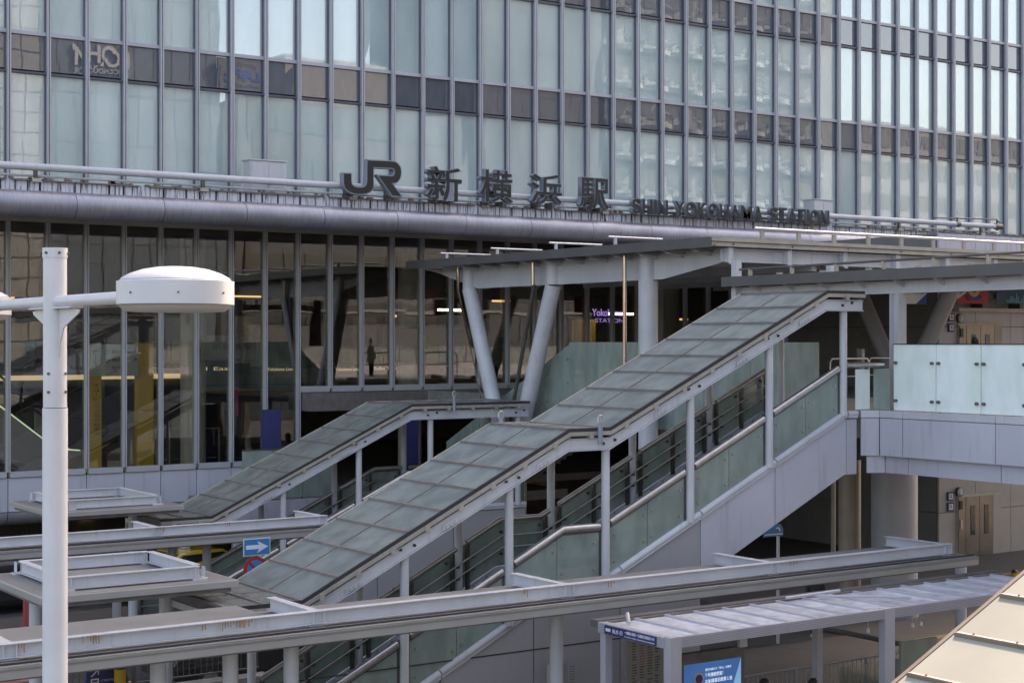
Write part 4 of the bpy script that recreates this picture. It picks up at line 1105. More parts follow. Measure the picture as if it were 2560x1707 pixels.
for s in (-1, 1):
    q = MB(); q.prism([(0, s*.09, 7.9), (0, s*.62, 7.87), (0, s*.6, 7.84), (0, s*.22, 7.72), (0, s*.13, 7.6), (0, s*.1, 7.45), (0, s*.09, 7.44)], (.012, 0, 0)); q.build('arm_gusset', 'lamp_white', SL)
    q = MB(); q.box(-.06, .06, min(s*.1, s*.55), max(s*.1, s*.55), 7.885, 7.897); q.build('arm_plate', 'lamp_white', SL)
    h = MB(); c0 = (0, s*2.7, 7.95)
    h.lathe(c0, [(0, -.06), (.37, -.085)], 40)
    q = MB().lathe(c0, [(.40, .095), (.425, .09), (.425, -.085), (.415, -.088), (.39, -.088)], 56)
    ho = q.build('lamp_head', 'lamp_white', SL)
    MB().lathe(c0, [(.4255, -.078), (.4265, -.0815), (.4255, -.085)], 56).build('head_seam', 'groove', ho)
    MB().lathe(c0, [(.4035, .0955), (.4045, .098), (.4025, .1)], 56).build('head_seam', 'groove', ho)
    for a in (200, 250, 300, 350):
        MB().tube([(c0[0]+.42*math.cos(R(a)), c0[1]+.42*math.sin(R(a)), 7.95), (c0[0]+.432*math.cos(R(a)), c0[1]+.432*math.sin(R(a)), 7.95)], .008, 8).build('head_screw', 'dark_steel', ho)
    MB().lathe(c0, [(.405, .094), (.39, .115), (.33, .148), (.24, .178), (.14, .195), (0.06, .2), (.0001, .201)], 56).build('lamp_dome', 'lamp_white', ho)
    MB().lathe(c0, [(.41, -.0885), (.36, -.13), (.3, -.135), (.0001, -.135)], 56).build('lamp_lens', 'beige_lens' if 'beige_lens' in MATS else mat('beige_lens', (.6, .56, .52), .35), ho)

# ------------------------------------------------------------------ near sunlit roof at the right (another stair roof)
NR = thing('stair_roof', 'sunlit cream panelled stair roof close by in the lower right corner', 'roof', None)
nz = lambda u: 4.3+.466*(u-14.6)
ua = P(2263, 1678, v=12.3).x; 
k = -6; seam_u = []
for k in range(-9, 12): seam_u.append(ua+k*.79)
for a, b in zip(seam_u, seam_u[1:]):
    for w0, w1 in ((8.7, 10.45), (10.5, 12.27)):
        MB().path([(a+.01, nz(a+.01)), (b-.01, nz(b-.01))], (w0, w1), -.02, 0).build('roof_panel', 'cream_roof', NR)
for a in seam_u:
    q = MB(); q.box(a-.035, a+.03, 8.7, 12.24, nz(a)-.02, nz(a)+.03); q.build('roof_seam', 'cream_seam', NR)
    q = MB(); q.box(a-.045, a-.036, 8.7, 12.24, nz(a)-.04, nz(a)+.02); q.build('seam_side_strip', 'brown_edge', NR)  # brown strip along the lower side of each seam
    q = MB()
    for vv in (12.0, 11.4, 10.8, 10.2, 9.6): q.tube([(a, vv, nz(a)+.03), (a, vv, nz(a)+.045)], .012, 6)
    q.build('seam_bolt', 'dark_steel', NR)
pr = [(seam_u[0], nz(seam_u[0])), (seam_u[-1], nz(seam_u[-1]))]
MB().path(pr, (12.275, 12.33), -.14, .012).build('roof_edge', 'brown_edge', NR)
MB().path(pr, (8.7, 12.25), -.3, -.16).build('roof_beam', 'seam', NR)
q = MB()
for k in range(1, 6):
    u = seam_u[k*3]; q.tube([(u, 12.1, 0), (u, 12.1, nz(u)-.2)], .08, 14); q.tube([(u, 8.9, 0), (u, 8.9, nz(u)-.2)], .08, 14)
q.build('post', 'white_steel', NR)

# ------------------------------------------------------------------ road signs
def arrow_sign(px, py, v, w, h, label):
    a = P(px, py, v=v); t = thing('road_sign', label, 'road sign', None, (a.x, v, 0)); z = a.z
    MB().box(-w/2, w/2, -.03, -.01, z-h/2, z+h/2).build('sign_plate', 'lettering_white', t)
    MB().box(-w/2+.02, w/2-.02, -.035, -.0305, z-h/2+.02, z+h/2-.02).build('sign_field', 'blue_sign', t)
    q = MB(); s = w/2
    q.prism([(-s*.82, -.04, z-h*.12), (s*.15, -.04, z-h*.12), (s*.02, -.04, z-h*.34), (s*.82, -.04, z), (s*.02, -.04, z+h*.34), (s*.15, -.04, z+h*.12), (-s*.82, -.04, z+h*.12)], (0, .004, 0))
    q.build('sign_arrow', 'lettering_white', t)
    MB().tube([(.1, .02, 0), (.1, .02, z+.1)], .035, 12).build('sign_pole', 'white_steel', t)
    zz = z-h/2-.30
    q = MB(); q.tube([(-.04, -.04, zz), (-.04, -.02, zz)], .29, 28); q.build('round_plate', 'road_red', t)
    q = MB(); q.tube([(-.04, -.046, zz), (-.04, -.041, zz)], .21, 28); q.build('round_field', 'blue_sign', t)
    q = MB(); q.prism([(-.04-.17, -.05, zz+.13), (-.04-.13, -.05, zz+.17), (-.04+.17, -.05, zz-.13), (-.04+.13, -.05, zz-.17)], (0, .003, 0)); q.build('ban_bar', 'road_red', t)
arrow_sign(641, 1366, 33.0, .66, .39, 'blue sign with white right arrow above a round no parking sign')
a = P(1947, 1325, v=29.5); t = thing('direction_sign', 'blue five sided sign with a white arrow half hidden behind the stairs', 'road sign', None, (a.x, 29.5, 0)); z = a.z
q = MB(); q.prism([(-.55, -.02, z-.14), (-.5, -.02, z+.16), (.05, -.02, z+.16), (.14, -.02, z+.02), (.12, -.02, z-.14)], (0, .015, 0)); q.build('sign_plate', 'blue_sign', t)
q = MB(); q.prism([(-.5, -.03, z-.1), (.1, -.03, z-.1), (.1, -.03, z-.07), (-.5, -.03, z-.07)], (0, .008, 0)); q.prism([(-.12, -.03, z+.08), (.0, -.03, z+.08), (.04, -.03, z-.02), (.0, -.03, z-.02), (-.04, -.03, z+.05), (-.12, -.03, z+.05)], (0, .008, 0))
q.build('sign_marking', 'lettering_white', t); MB().tube([(0, .03, 0), (0, .03, z+.1)], .04, 12).build('sign_pole', 'white_steel', t)

# ------------------------------------------------------------------ street furniture
def bollard(px, py, v, label, chain=False):
    a = P(px, py, v=v); t = thing('bollard', label, 'bollard', 'striped bollards by the pavement', (a.x, v, .13))
    z1 = a.z-.13
    MB().tube([(0, 0, 0), (0, 0, z1-.35)], .09, 16).build('bollard_post', 'black_paint', t)
    MB().tube([(0, 0, z1-.35), (0, 0, z1-.1)], .092, 16).build('bollard_band', 'yellow_paint', t)
    MB().lathe((0, 0, z1-.1), [(.09, 0), (.085, .05), (.05, .09), (.0001, .1)], 16).build('bollard_cap', 'black_paint', t)
    return Vector((a.x, v, a.z-.3))
b1 = bollard(2418, 1433, 30.4, 'black and yellow bollard holding the left end of the chain'); b2 = bollard(2536, 1422, 30.4, 'black and yellow bollard near the right edge by the cream roof')
q = MB(); pts = []
for k in range(25):
    t_ = k/24; p = b1.lerp(b2, t_); p.z -= .22*4*t_*(1-t_); pts.append(p)
for a, b in zip(pts, pts[1:]): q.tube([a, a.lerp(b, .8)], .022, 6)
tag(q.build('chain', 'head_light'), 'pale plastic chain sagging between the two striped bollards', 'chain')
# railings along the road
def railing(x0, x1, v, h, label, z0=.0, m_='dark_steel'):
    t = thing('railing', label, 'railing', 'steel street railings', (x0, v, z0)); L_ = x1-x0
    MB().tube([(0, 0, h), (L_, 0, h)], .025, 8).build('top_rail', m_, t); MB().tube([(0, 0, .15), (L_, 0, .15)], .02, 8).build('bottom_rail', m_, t)
    q = MB(); k = 0
    while k*.13 < L_: q.tube([(k*.13, 0, .15), (k*.13, 0, h)], .009, 5); k += 1
    q.build('railing_bars', m_, t)
    q = MB(); k = 0
    while k*2 <= L_: q.box(k*2-.03, k*2+.03, -.03, .03, 0, h+.02); k += 1
    q.build('railing_post', m_, t)
railing(4, 14.8, 31.3, 1.05, 'dark bar railing behind the square canopy at the left', .5)
struct(MB().box(3, 15, 31.1, 31.5, 0, .5).build('kerb_wall', 'concrete'))
railing(18.5, 30, 23.0, 1.0, 'bar railing behind the bus shelter', .13, 'grey_column')
railing(24.5, 36, 43.0, 1.1, 'dark railing below the deck behind the stairs', .6)
struct(MB().box(24.5, 36, 42.8, 43.2, 0, .6).build('kerb_wall', 'concrete'))
MB  # blue information pillar bottom left
a = P(216, 1660, v=24.5); b = P(293, 1660, v=24.5)
t = thing('information_pillar', 'dark blue information pillar with a white arrow and bus symbol, lower left', 'sign', None, (a.x, 24.5, .13)); w_ = b.x-a.x; zt = 2.55
MB().box(0, w_, 0, .12, 0, zt).build('pillar_body', 'navy', t, bevel=.01)
p = P(225, 1697, v=24.5); zz = p.z-.13
q = MB(); q.box(.07, .20, -.004, -.0005, zz-.02, zz-.0); q.box(.07, .09, -.004, -.0005, zz-.10, zz-.02); q.box(.18, .20, -.004, -.0005, zz-.10, zz-.02); q.box(.07, .20, -.004, -.0005, zz-.12, zz-.10); q.box(.09, .18, -.004, -.0005, zz-.07, zz-.055)
q.prism([(.07, -.004, zz+.04), (.085, -.004, zz+.03), (.19, -.004, zz+.13), (.175, -.004, zz+.14)], (0, .003, 0)); q.box(.11, .2, -.004, -.0005, zz+.13, zz+.145); q.box(.185, .2, -.004, -.0005, zz+.06, zz+.13)
q.build('pillar_symbol', 'lettering_white', t)
text_mesh('pillar_lettering', 'バスのりば', 'lettering_white', t, (.23, -.0005, zz-.06), (1,0,0), (0,0,1), .22, .04, .003)
bollard(300, 1655, 24.3, 'yellow topped dark bollard beside the blue information pillar')
tag(MB().box(P(62,1480,v=32).x, P(62,1480,v=32).x+.55, 32.0, 32.12, .3, P(62,1415,v=32).z).build('red_banner', 'coat_red'), 'narrow faded red banner on the railing at far left', 'banner')

# ------------------------------------------------------------------ vehicles
def car(x, y, rz, paint, label, h=1.45, L=4.4, Wd=1.7, roof_sign=False):
    t = thing('parked_car', label, 'car', 'cars parked on the station forecourt', (x, y, 0), rz)
    prof = [(-L/2, .35), (-L/2, .75), (-L/2+.15, .92), (-L*.24, .98), (-L*.12, h-.05), (0, h), (L*.22, h-.04), (L*.36, 1.02), (L/2-.08, .95), (L/2, .7), (L/2, .35)]
    vs = []; fs = []; n_ = len(prof); ws = [1.0]*n_
    for sgn_ in (-1, 1):
        for (px_, pz) in prof:
            tw = Wd/2*(1 if pz < 1.03 else .80)
            vs.append((px_, sgn_*tw, pz))
    fs.append(tuple(range(n_))); fs.append(tuple(range(2*n_-1, n_-1, -1)))
    for i in range(n_):
        j = (i+1) % n_; fs.append((i, n_+i, n_+j, j))
    MB().add(vs, fs).build('car_body', paint, t, bevel=.05)
    q = MB()
    for s in (-1, 1):
        y_ = s*(Wd/2*.9+.012)
        q.prism([(-L*.21, s*(Wd/2*.98), 1.0), (L*.33, s*(Wd/2*.98), 1.02), (L*.21, s*(Wd/2*.83), h-.1), (-L*.1, s*(Wd/2*.83), h-.12)], (0, s*.012, 0))
    q.build('side_window', 'car_glass', t)
    q = MB(); q.prism([(-L*.245, -Wd*.42, 1.0), (-L*.245, Wd*.42, 1.0), (-L*.13, Wd*.37, h-.07), (-L*.13, -Wd*.37, h-.07)], (-.02, 0, .01)); q.build('windscreen', 'car_glass', t)
    q = MB(); q.prism([(L*.36, -Wd*.42, 1.03), (L*.36, Wd*.42, 1.03), (L*.235, Wd*.37, h-.07), (L*.235, -Wd*.37, h-.07)], (.02, 0, .01)); q.build('rear_window', 'car_glass', t)
    for xx in (-L*.31, L*.31):
        for s in (-1, 1):
            w = MB().tube([(xx, s*(Wd/2-.2), .32), (xx, s*(Wd/2+.01), .32)], .32, 22).build('wheel', 'rubber', t)
            MB().tube([(xx, s*(Wd/2+.011), .32), (xx, s*(Wd/2+.02), .32)], .2, 16).build('rim', 'steel', w)
    for s in (-1, 1):
        MB().box(-L/2-.01, -L/2+.12, s*Wd*.3-.16, s*Wd*.3+.16, .68, .82).build('headlight', 'head_light', t, bevel=.02)
        MB().box(L/2-.1, L/2+.01, s*Wd*.34-.12, s*Wd*.34+.12, .7, .85).build('tail_light', 'road_red', t)
        MB().box(-L*.2, -L*.16, min(s*Wd/2, s*(Wd/2+.18)), max(s*Wd/2, s*(Wd/2+.18)), .98, 1.1).build('wing_mirror', paint, t)
    if roof_sign: MB().box(-.1, .1, -.2, .2, h, h+.16).build('roof_sign', 'board_white', t, bevel=.02)
p = P(487, 1385, v=45.5); car(p.x-.6, 44.9, R(8), 'car_yellow', 'yellow taxi with a roof sign under the farther canopy', roof_sign=True)
p = P(230, 1305, v=49.5); car(p.x+.5, 49.6, R(2), 'car_black', 'black taxi behind the farther square canopy', h=1.5)
p = P(70, 1320, v=46); car(p.x-1, 45.5, 0, 'car_black', 'dark car left of the street lamp behind the far canopy', h=1.48)
p = P(40, 1700, z=1.35); car(p.x-.7, p.y+.2, R(5), 'car_pink', 'pink small car in the bottom left corner', h=1.5, L=3.6)
p = P(450, 1660, z=.8); car(p.x+2.1, p.y+1.2, R(4), 'car_black', 'dark car with shining headlights below the nearest canopy', h=1.45)

# ------------------------------------------------------------------ people
def person(loc, rz, top, legs, label, seated=False, long_hair=False, arm_up=False, bag=False):
    t = thing('person', label, 'person', None, loc, rz)
    hip = .92 if not seated else .48
    V = {'pel': (0, 0, hip), 'sp': (0, .01, hip+.22), 'ch': (0, 0, hip+.42), 'nk': (0, 0, hip+.56), 'h1': (0, -.02, hip+.64), 'h2': (0, -.01, hip+.76)}
    rad = {'pel': (.15, .11), 'sp': (.13, .10), 'ch': (.16, .11), 'nk': (.055, .055), 'h1': (.07, .085), 'h2': (.078, .095)}
    E1 = [('pel', 'sp'), ('sp', 'ch'), ('ch', 'nk'), ('nk', 'h1'), ('h1', 'h2')]
    for s, n_ in ((-1, 'l'), (1, 'r')):
        V['s'+n_] = (s*.17, 0, hip+.48); V['e'+n_] = (s*.22, .02, hip+.22); V['w'+n_] = (s*.20, -.10, hip-.0)
        if arm_up: V['e'+n_] = (s*.2, -.12, hip+.26); V['w'+n_] = (s*.09, -.22, hip+.52)
        V['hd'+n_] = tuple(Vector(V['w'+n_])+Vector((0, -.05, -.06 if not arm_up else .06)))
        rad['s'+n_] = (.06, .06); rad['e'+n_] = (.045, .045); rad['w'+n_] = (.032, .032); rad['hd'+n_] = (.035, .02)
        E1 += [('ch', 's'+n_), ('s'+n_, 'e'+n_), ('e'+n_, 'w'+n_), ('w'+n_, 'hd'+n_)]
        V['t'+n_] = (s*.09, 0, hip-.08)
        if seated: V['k'+n_] = (s*.10, -.42, hip); V['a'+n_] = (s*.10, -.40, .08)
        else: V['k'+n_] = (s*.10, -.02 if s < 0 else -.10, .48); V['a'+n_] = (s*.10, .03 if s < 0 else -.05, .08)
        V['f'+n_] = tuple(Vector(V['a'+n_])+Vector((0, -.16, -.04)))
        rad['t'+n_] = (.09, .09); rad['k'+n_] = (.06, .06); rad['a'+n_] = (.042, .042); rad['f'+n_] = (.045, .03)
        E1 += [('pel', 't'+n_), ('t'+n_, 'k'+n_), ('k'+n_, 'a'+n_), ('a'+n_, 'f'+n_)]
    names = list(V); idx = {k: i for i, k in enumerate(names)}
    def skin(nm, keys, m_, grow=0.):
        ks_ = [k for k in names if k in keys]; ii = {k: i for i, k in enumerate(ks_)}
        me = bpy.data.meshes.new(nm); me.from_pydata([V[k] for k in ks_], [(ii[a], ii[b]) for a, b in E1 if a in ii and b in ii], [])
        o = bpy.data.objects.new(nm, me); COL.objects.link(o)
        md = o.modifiers.new('skin', 'SKIN'); 
        if not me.skin_vertices: 
            bm = bmesh.new(); bm.from_mesh(me); bm.verts.layers.skin.verify(); bm.to_mesh(me); bm.free()
        for k in ks_:
            sv = me.skin_vertices[0].data[ii[k]]; r0 = rad[k]; sv.radius = (r0[0]+grow, r0[1]+grow)
        me.skin_vertices[0].data[0].use_root = True
        o.modifiers.new('sub', 'SUBSURF').levels = 2; o.modifiers['sub'].render_levels = 2
        dg = bpy.context.evaluated_depsgraph_get(); m2 = bpy.data.meshes.new_from_object(o.evaluated_get(dg))
        bpy.data.objects.remove(o); m2.materials.clear(); m2.materials.append(MATS[m_])
        for p_ in m2.polygons: p_.use_smooth = True
        ob = bpy.data.objects.new(nm, m2); COL.objects.link(ob); ob.parent = t; return ob
    skin('body', set(names), 'skin')
    skin('jacket', {'pel', 'sp', 'ch', 'sl', 'sr', 'el', 'er', 'wl', 'wr'}, top, .022)
    skin('trousers', {'pel', 'tl', 'tr', 'kl', 'kr', 'al', 'ar'}, legs, .014)
    hz = hip+.74
    q = MB(); prof = [(.0001, .135), (.05, .128), (.085, .09), (.105, .03), (.10, -.04), (.085, -.08)]
    if long_hair: prof += [(.09, -.16), (.07, -.22)]
    q.lathe((0, .018, hz), prof, 20); q.build('hair', 'hair', t)
    q = MB(); 
    for s in (-1, 1): q.tube([(s*.03, -.098, hz-.02), (s*.03, -.108, hz-.02)], .009, 8)
    q.build('eyes', 'black_paint', t)
    MB().lathe((0, -.108, hz-.06), [(.0001, .03), (.012, 0), (.014, -.012), (.0001, -.016)], 8).build('nose', 'skin', t)
    return t
p = P(2438, 853, v=29.8); person((p.x, p.y, 5.95), R(160), 'coat_dark', 'trousers', 'person with short black hair walking behind the milky glass balustrade')
p = P(775, 1062, v=46.2); person((p.x, 46.2, 2.8), R(-20), 'coat_pink', 'trousers', 'woman in pale top raising her hands in the doorway by the blue board', arm_up=True, long_hair=True)
p = P(437, 1050, v=56); person((p.x, 54, 2.8), R(10), 'coat_red', 'trousers', 'person in a red top standing inside the hall')
p = P(535, 1050, v=56); person((p.x, 53, 2.8), R(70), 'coat_grey', 'trousers', 'person in a pale grey top inside the hall beside the glass gates', long_hair=True)
for (px, py, cl, lb) in ((1905, 1690, 'coat_dark', 'seated dark haired person behind the shelter, left of the panel'), (2027, 1690, 'coat_dark', 'seated person in dark coat near the pale panel of the shelter')):
    p = P(px, 1688, v=20.6); person((p.x, 20.55, p.z-1.38), R(180 if px < 1950 else 165), cl, 'trousers', lb, seated=True)
p = P(295, 1490, v=30.2); person((p.x, 30.2, .0), R(30), 'coat_dark', 'coat_dark', 'person in black beside the column under the square canopy')
p = P(2040, 1470, v=29.0); person((p.x, 29.0, .13), R(-60), 'coat_dark', 'trousers', 'person in dark clothes on the pavement behind the bus shelter')

# ------------------------------------------------------------------ hall things seen through the glass
DT = thing('directory_totem', 'grey direction board hung between two yellow pillars inside the hall', 'signboard', None, (0, 0, 0))
vt = 50.0
def tot(x0, x1, y0, mt, nm):
    a = P(x0, 900, v=vt); b = P(x1, 900, v=vt); zt = P((x0+x1)/2, y0, v=vt).z
    return MB().box(a.x, b.x, vt, vt+.35, 2.8, zt).build(nm, mt, DT)
tot(346, 384, 858, 'totem_yellow', 'pillar'); tot(222, 254, 858, 'totem_yellow', 'pillar')
a = P(230, 861, v=vt-.06); b = P(345, 861, v=vt-.06); z0 = P(287, 940, v=vt-.06).z
bd = MB().box(a.x, b.x, vt-.08, vt-.01, z0, a.z).build('direction_board', 'board_white', DT)
w_ = b.x-a.x; h_ = a.z-z0
text_mesh('board_lettering', '↓', 'lettering_dark', bd, (a.x+.04, vt-.08, z0+h_*.3), (1,0,0), (0,0,1), .1*w_, .4*h_, .004)
text_mesh('board_lettering', '←', 'lettering_dark', bd, (a.x+w_*.28, vt-.08, z0+h_*.4), (1,0,0), (0,0,1), .12*w_, .2*h_, .004, .01)
text_mesh('board_lettering', '→', 'lettering_dark', bd, (a.x+w_*.86, vt-.08, z0+h_*.4), (1,0,0), (0,0,1), .12*w_, .2*h_, .004, .01)
for k, s in enumerate(('新幹線のりば', '横浜線', '地下鉄')):
    text_mesh('board_lettering', s, 'lettering_dark', bd, (a.x+w_*.42, vt-.08, z0+h_*(.7-.25*k)), (1,0,0), (0,0,1), .3*w_, .12*h_, .004)
a = P(230, 1000, v=vt-.02); ztx = P(238, 958, v=vt).z; zbx = P(238, 1090, v=vt).z; s_ = 'キュービックプラザ新横浜'
for k, ch in enumerate(s_):
    hh = (ztx-zbx)/len(s_); 
    if ch == 'ー': text_mesh('board_lettering', '｜', 'lettering_dark', DT, (a.x+.14, vt-.001, ztx-hh*(k+1)+.02), (1,0,0), (0,0,1), .02, hh*.7, .004)
    else: text_mesh('board_lettering', ch, 'lettering_dark', DT, (a.x+.06, vt-.001, ztx-hh*(k+1)+.02), (1,0,0), (0,0,1), .2, hh*.8, .004)
HB = thing('station_name_board', 'long pale board with dark station and line names inside the hall glass', 'signboard', None, (0, 0, 0))
def hboard(px0, px1, pyt, pyb, v=48.4):
    a = P(px0, pyb, v=v); b = P(px1, pyb, v=v); m_ = (px0+px1)/2
    zt, zb = P(m_, pyt, v=v).z, P(m_, pyb, v=v).z
    MB().box(a.x, b.x, v, v+.05, zb, zt).build('board_panel', 'board_dim', HB)
def htext(t_, px0, px1, pyt, pyb, v=48.39):
    a = P(px0, 860, v=v); b = P(px1, 860, v=v); m_ = (px0+px1)/2; zt, zb = P(m_, pyt, v=v).z, P(m_, pyb, v=v).z
    text_mesh('board_lettering', t_, 'lettering_dark', HB, (a.x, v, zb), (1,0,0), (0,0,1), b.x-a.x, zt-zb, .006, .015)
mat('board_dim', (.17, .165, .15), .6)
hboard(955, 1185, 818, 905); hboard(1215, 1400, 818, 905); hboard(505, 640, 838, 900)
htext('SHIN-YOKOHAMA STATION', 965, 1165, 864, 876); htext('横浜線のりば', 1245, 1370, 842, 862); htext('Yokohama Line', 1245, 1350, 868, 878); htext('新横浜駅', 530, 630, 856, 876)
# gallery balustrade and standing panels, so the hall has depth
for k in range(12):
    MB().box(9+k*1.25, 10.2+k*1.25, 55.45, 55.47, 6.6, 7.6).build('gallery_glass', 'clear_glass', B)
for k, (u, w_, h_, mm) in enumerate(((11.5, 1.4, 2.2, 'board_white'), (14.6, .8, 1.9, 'coat_red'), (19.2, 1.1, 2.3, 'interior_col'), (22.6, 1.6, 2.1, 'board_white'))):
    MB().box(u, u+w_, 60, 60.2, 2.8, 2.8+h_).build('wall_display', mm, B)
for k, (u, w_, mm) in enumerate(((26.5, 1.2, 'board_white'), (31.8, 1.0, 'interior_col'), (38, 1.6, 'board_white'), (43, 1.2, 'totem_yellow'), (48, 2, 'board_white'))):
    MB().box(u, u+w_, 58, 58.2, 6.6, 8.6).build('wall_display', mm, B)
ES = thing('escalator', 'escalator with glowing green white side strips inside the hall at far left', 'escalator', None, (0, 0, 0))
a = P(-40, 985, v=50.5); b = P(215, 1118, v=50.5)
for dv in (0, 1.1):
    q = MB(); q.tube([(a.x, 50.5+dv, a.z+.0), (b.x-1.0, 50.5+dv, b.z+.0), (b.x-.2, 50.5+dv, b.z-.1)], .03, 8); q.build('light_strip', 'green_strip', ES)
    q = MB(); q.tube([(a.x, 50.5+dv, a.z+.95), (b.x-1.0, 50.5+dv, b.z+.95), (b.x+.5, 50.5+dv, b.z+.85), (b.x+.75, 50.5+dv, b.z+.5), (b.x+.4, 50.5+dv, b.z+.2)], .04, 8); q.build('escalator_handrail', 'rubber', ES)
    q = MB(); q.prism([(a.x, 50.49+dv, a.z-1.6), (b.x-1, 50.49+dv, b.z-1.4), (b.x+.3, 50.49+dv, 2.8), (b.x+.3, 50.49+dv, b.z-.15), (b.x-1, 50.49+dv, b.z-.03), (a.x, 50.49+dv, a.z-.03)], (0, -.05, 0)); q.build('escalator_side', 'grey_column', ES)
q = MB(); 
for k in range(22):
    t_ = k/22; x = a.x+(b.x-1-a.x)*t_; z = a.z+(b.z-a.z)*t_; q.box(x, x+.34, 50.55, 51.5, z-.6, z-.15)
q.build('escalator_steps', 'dark_steel', ES)
for k, px in enumerate((424, 510)):
    a = P(px, 1100, v=50.2); t = thing('glass_gate', 'clear glass gate frame inside the hall, %s of two' % ('left' if k == 0 else 'right'), 'gate', 'glass gates in the hall', (a.x, 50.2, 2.8))
    q = MB(); zt = P(px, 1072, v=50.2).z-2.8
    for x in (-.55, 0, .55): q.box(x-.02, x+.02, 0, .04, 0, zt)
    q.box(-.55, .55, 0, .04, zt, zt+.03); q.tube([(-.4, -.05, .9), (-.1, -.05, .9)], .015, 6); q.tube([(.1, -.05, .9), (.4, -.05, .9)], .015, 6)
    q.build('gate_frame', 'steel', t); MB().box(-.53, .53, .015, .025, .05, zt-.01).build('gate_glass', 'clear_glass', t)
tag(MB().box(P(590, 970, v=49).x, P(596, 970, v=49).x, 49, 49.06, P(590, 1040, v=49).z, P(590, 968, v=49).z).build('red_banner', 'road_red'), 'slim red vertical banner left of the round hall column', 'banner')
# sign band hung inside with white line names
for k, (px, py, s) in enumerate(((515, 921, '1 East'), (668, 922, 'Yokohama Line'), (838, 922, 'Yokohama Line'), (935, 920, 'Bullet Train'))):
    a = P(px, py+5, v=52.5); t = thing('hanging_sign', 'dark hanging sign inside the hall with small pale words, %s from the left' % ('first', 'second', 'third', 'fourth')[k], 'sign', 'hanging signs in the hall', (a.x, 52.5, a.z))
    MB().box(-.2, 1.7, 0, .08, -.15, .25).build('sign_box', 'interior_dark', t)
    text_mesh('sign_lettering', s, 'cream_strip', t, (0, -.002, 0), (1,0,0), (0,0,1), 1.0, .12, .003)
# small gate machines at the top of the stairs
for k, (px, py) in enumerate(((2035, 870), (2152, 872))):
    a = P(px, py, v=31.0+k*3); t = thing('ticket_post', 'slim grey post with a %s front on the deck behind the stair head' % ('red and green' if k == 0 else 'plain'), 'post', 'posts on the deck', (a.x, a.y, 5.95)); z = a.z-5.95
    MB().box(-.07, .07, -.1, .1, 0, z).build('post_body', 'grey_column', t, bevel=.01)
    MB().box(-.04, .04, -.11, -.101, z-.25, z-.12).build('post_display', 'road_red' if k == 0 else 'board_white', t)
tag(MB().box(P(1936,820,v=33).x, P(1970,820,v=33).x, 33, 33.05, 7.4, P(1936, 700, v=33).z).build('hanging_banner', 'navy'), 'plain dark blue banner behind the top of the stair roof', 'banner')

# ------------------------------------------------------------------ buildings across the square (seen mirrored in the glass)
def block(name, label, u0, u1, v0, v1, h, wall, floors, bay, band=None, balconies=False, wz=.55):
    t = thing(name, label, 'building', None, ((u0+u1)/2, (v0+v1)/2, 0)); cx_, cy_ = (u0+u1)/2, (v0+v1)/2
    MB().box(u0-cx_, u1-cx_, v0-cy_, v1-cy_, 0, h).build('wall', wall, t)
    fh = h/floors; q = MB(); w2 = MB(); bl = MB()
    for f in range(floors):
        z = f*fh
        if band == 'ribbon':
            q.box(u0-cx_+1, u1-cx_-1, v1-cy_, v1-cy_+.05, z+fh*.35, z+fh*.8)
            k = u0-cx_+1
            while k < u1-cx_-1: w2.box(k, k+.12, v1-cy_+.05, v1-cy_+.12, z+fh*.35, z+fh*.8); k += bay
        elif band == 'grid':
            k = u0-cx_+.4
            while k < u1-cx_-bay+.3: q.box(k, k+bay*wz, v1-cy_, v1-cy_+.05, z+fh*.3, z+fh*.8); k += bay
        elif band == 'joint':
            w2.box(u0-cx_, u1-cx_, v1-cy_, v1-cy_+.03, z, z+.06)
            k = u0-cx_
            while k < u1-cx_: w2.box(k, k+.05, v1-cy_, v1-cy_+.03, z, z+fh); k += bay
        if balconies:
            n_ = int((u1-u0)/4)
            for b_ in range(n_):
                a_ = u0-cx_+b_*4
                pts = [(a_+4*s/8, v1-cy_+.2+1.1*math.sin(math.pi*s/8)) for s in range(9)]
                poly = [(x, y, z) for x, y in pts]+[(a_+4, v1-cy_, z), (a_, v1-cy_, z)]
                bl.prism(poly, (0, 0, .45))
                for x, y in pts: bl.box(x-.03, x+.03, y-.03, y+.03, z+.45, z+1.3)
                for (xa, ya), (xb, yb) in zip(pts, pts[1:]): bl.prism([(xa, ya, z+1.25), (xb, yb, z+1.25), (xb, yb-.05, z+1.25), (xa, ya-.05, z+1.25)], (0, 0, .08))
    if q.v: q.build('window_band', 'bld_window', t)
    if w2.v: w2.build('facade_joint', 'bld_joint', t)
    if bl.v: bl.build('balconies', 'bld_white', t)
    return t
block('office_tower', 'cream tiled tower across the square mirrored at the left of the glass', 33.0, 37.0, -34, -20, 60, 'bld_cream', 40, 1.3, 'joint')
bb = block('office_building', 'dark blue glass office across the square with large rooftop letters', 37.2, 51.5, -36, -22, 41, 'bld_blue', 11, 1.5, 'joint')
a0 = Vector(bb.location)
def mirror_at(px, py, vr):    # place on the real facade at v=vr whose mirror image shows at that pixel
    p = P(px, py, v=94-vr); return p
p0 = mirror_at(325, 160, -21.9); p1 = mirror_at(178, 160, -21.9)
zc = mirror_at(250, 173, -21.9).z
wd = abs(p0.x-p1.x)
text_mesh('roof_lettering', 'ROHM', 'banner_white', bb, (max(p0.x, p1.x)-a0.x, 7.05, zc-a0.z), (-1, 0, 0), (0, 0, 1), wd, 1.35, .15, .03)
text_mesh('roof_lettering', 'SEMICONDUCTOR', 'banner_white', bb, (max(p0.x, p1.x)-a0.x, 7.05, zc-.55-a0.z), (-1, 0, 0), (0, 0, 1), wd, .38, .1)
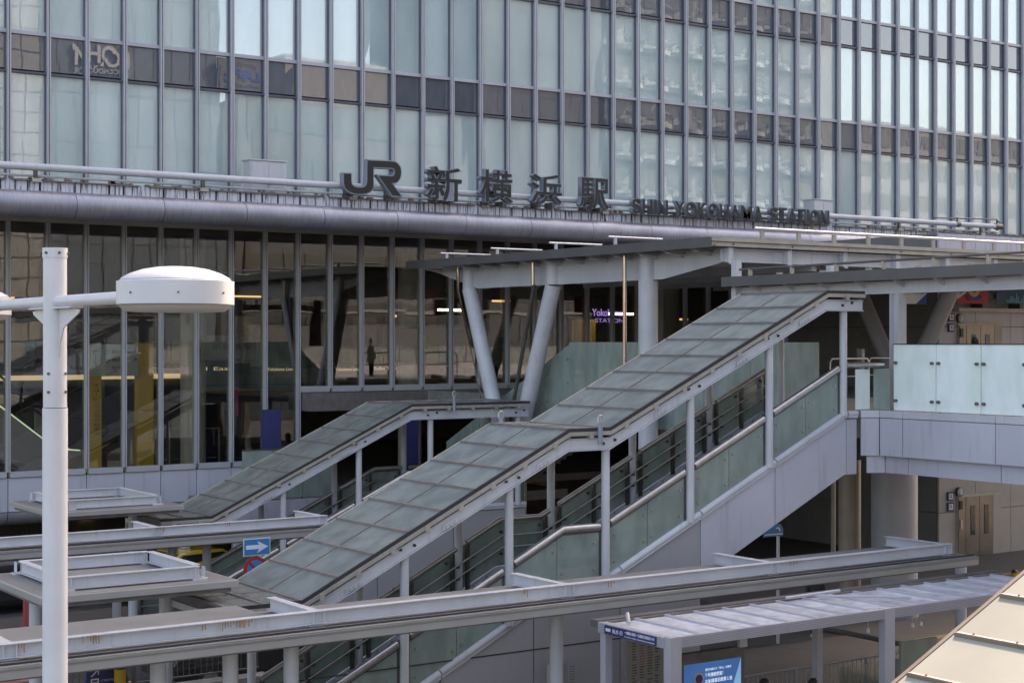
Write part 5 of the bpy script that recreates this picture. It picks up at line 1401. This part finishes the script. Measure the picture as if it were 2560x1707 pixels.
p0 = mirror_at(652, 190, -21.5); p1 = mirror_at(552, 190, -21.5); zt = mirror_at(600, 152, -21.5).z; zb = mirror_at(600, 228, -21.5).z
lo_, hi_ = min(p0.x, p1.x), max(p0.x, p1.x)
bo = thing('roof_billboard', 'pink white roof board with blue letters beside the blue office', 'billboard', None, (lo_, -21.5, zb)); w_, h_ = hi_-lo_, zt-zb
MB().box(0, w_, -.3, 0, 0, h_).build('board_panel', 'bld_pink', bo)
MB().box(.5, .9, -.6, -.3, -zb, h_).build('board_mast', 'dark_steel', bo); MB().box(w_-.9, w_-.5, -.6, -.3, -zb, h_).build('board_mast', 'dark_steel', bo)
text_mesh('board_lettering', 'ROHM GROUP', 'sign_edge', bo, (w_*.9, 0, h_*.72), (-1, 0, 0), (0, 0, 1), w_*.6, h_*.12, .05)
text_mesh('board_lettering', 'LAPIS', 'blue_letter', bo, (w_*.95, 0, h_*.33), (-1, 0, 0), (0, 0, 1), w_*.85, h_*.28, .05, .03)
text_mesh('board_lettering', 'SEMICONDUCTOR', 'sign_edge', bo, (w_*.95, 0, h_*.12), (-1, 0, 0), (0, 0, 1), w_*.85, h_*.1, .05)
block('office_building', 'pink beige office with ribbon windows across the square', 53.5, 75, -40, -23, 27, 'bld_pink', 7, 2.6, 'ribbon')
block('roof_house', 'pale rooftop plant house of the beige office', 60, 70, -38, -27, 31.5, 'bld_cream', 10, 3, None)
block('office_building', 'plain grey office slab across the square', 77.5, 90.5, -45, -24, 52, 'bld_grey', 14, 2.0, 'joint')
block('hotel_tower', 'tall pale hotel with rows of curved balconies across the square', 92, 122, -50, -25, 70, 'bld_white', 20, 2.2, 'grid', True)
block('office_building', 'rounded glass office far right across the square', 126, 160, -60, -25, 31, 'bld_cream', 9, 1.4, 'grid', wz=.8)
block('office_building', 'white office block across the square at far left', 14, 32, -45, -26, 40, 'bld_white', 11, 2.4, 'grid')
for (x, y) in ((44, 4), (58, -4), (72, 2), (50, -10)):
    pass
# elevated walkway across the square (also mirrored), so the lower glass has something to show
WK = thing('footbridge', 'long elevated walkway across the square behind the viewer', 'footbridge')
MB().box(34, 110, -8, -4, 5.2, 5.95).build('deck_slab', 'panel_lilac', WK)
q = MB()
for k in range(50): q.box(34+k*1.5, 35.45+k*1.5, -4.05, -4.0, 6.0, 7.2)
q.build('glass_panel', 'bld_white', WK)
q = MB()
for k in range(10): q.tube([(38+k*8, -6, 0), (38+k*8, -6, 5.2)], .4, 12)
q.build('column', 'bld_grey', WK)
MB().box(34, 110, -8.5, -3.5, 9.6, 9.8).build('walkway_roof', 'bld_white', WK)
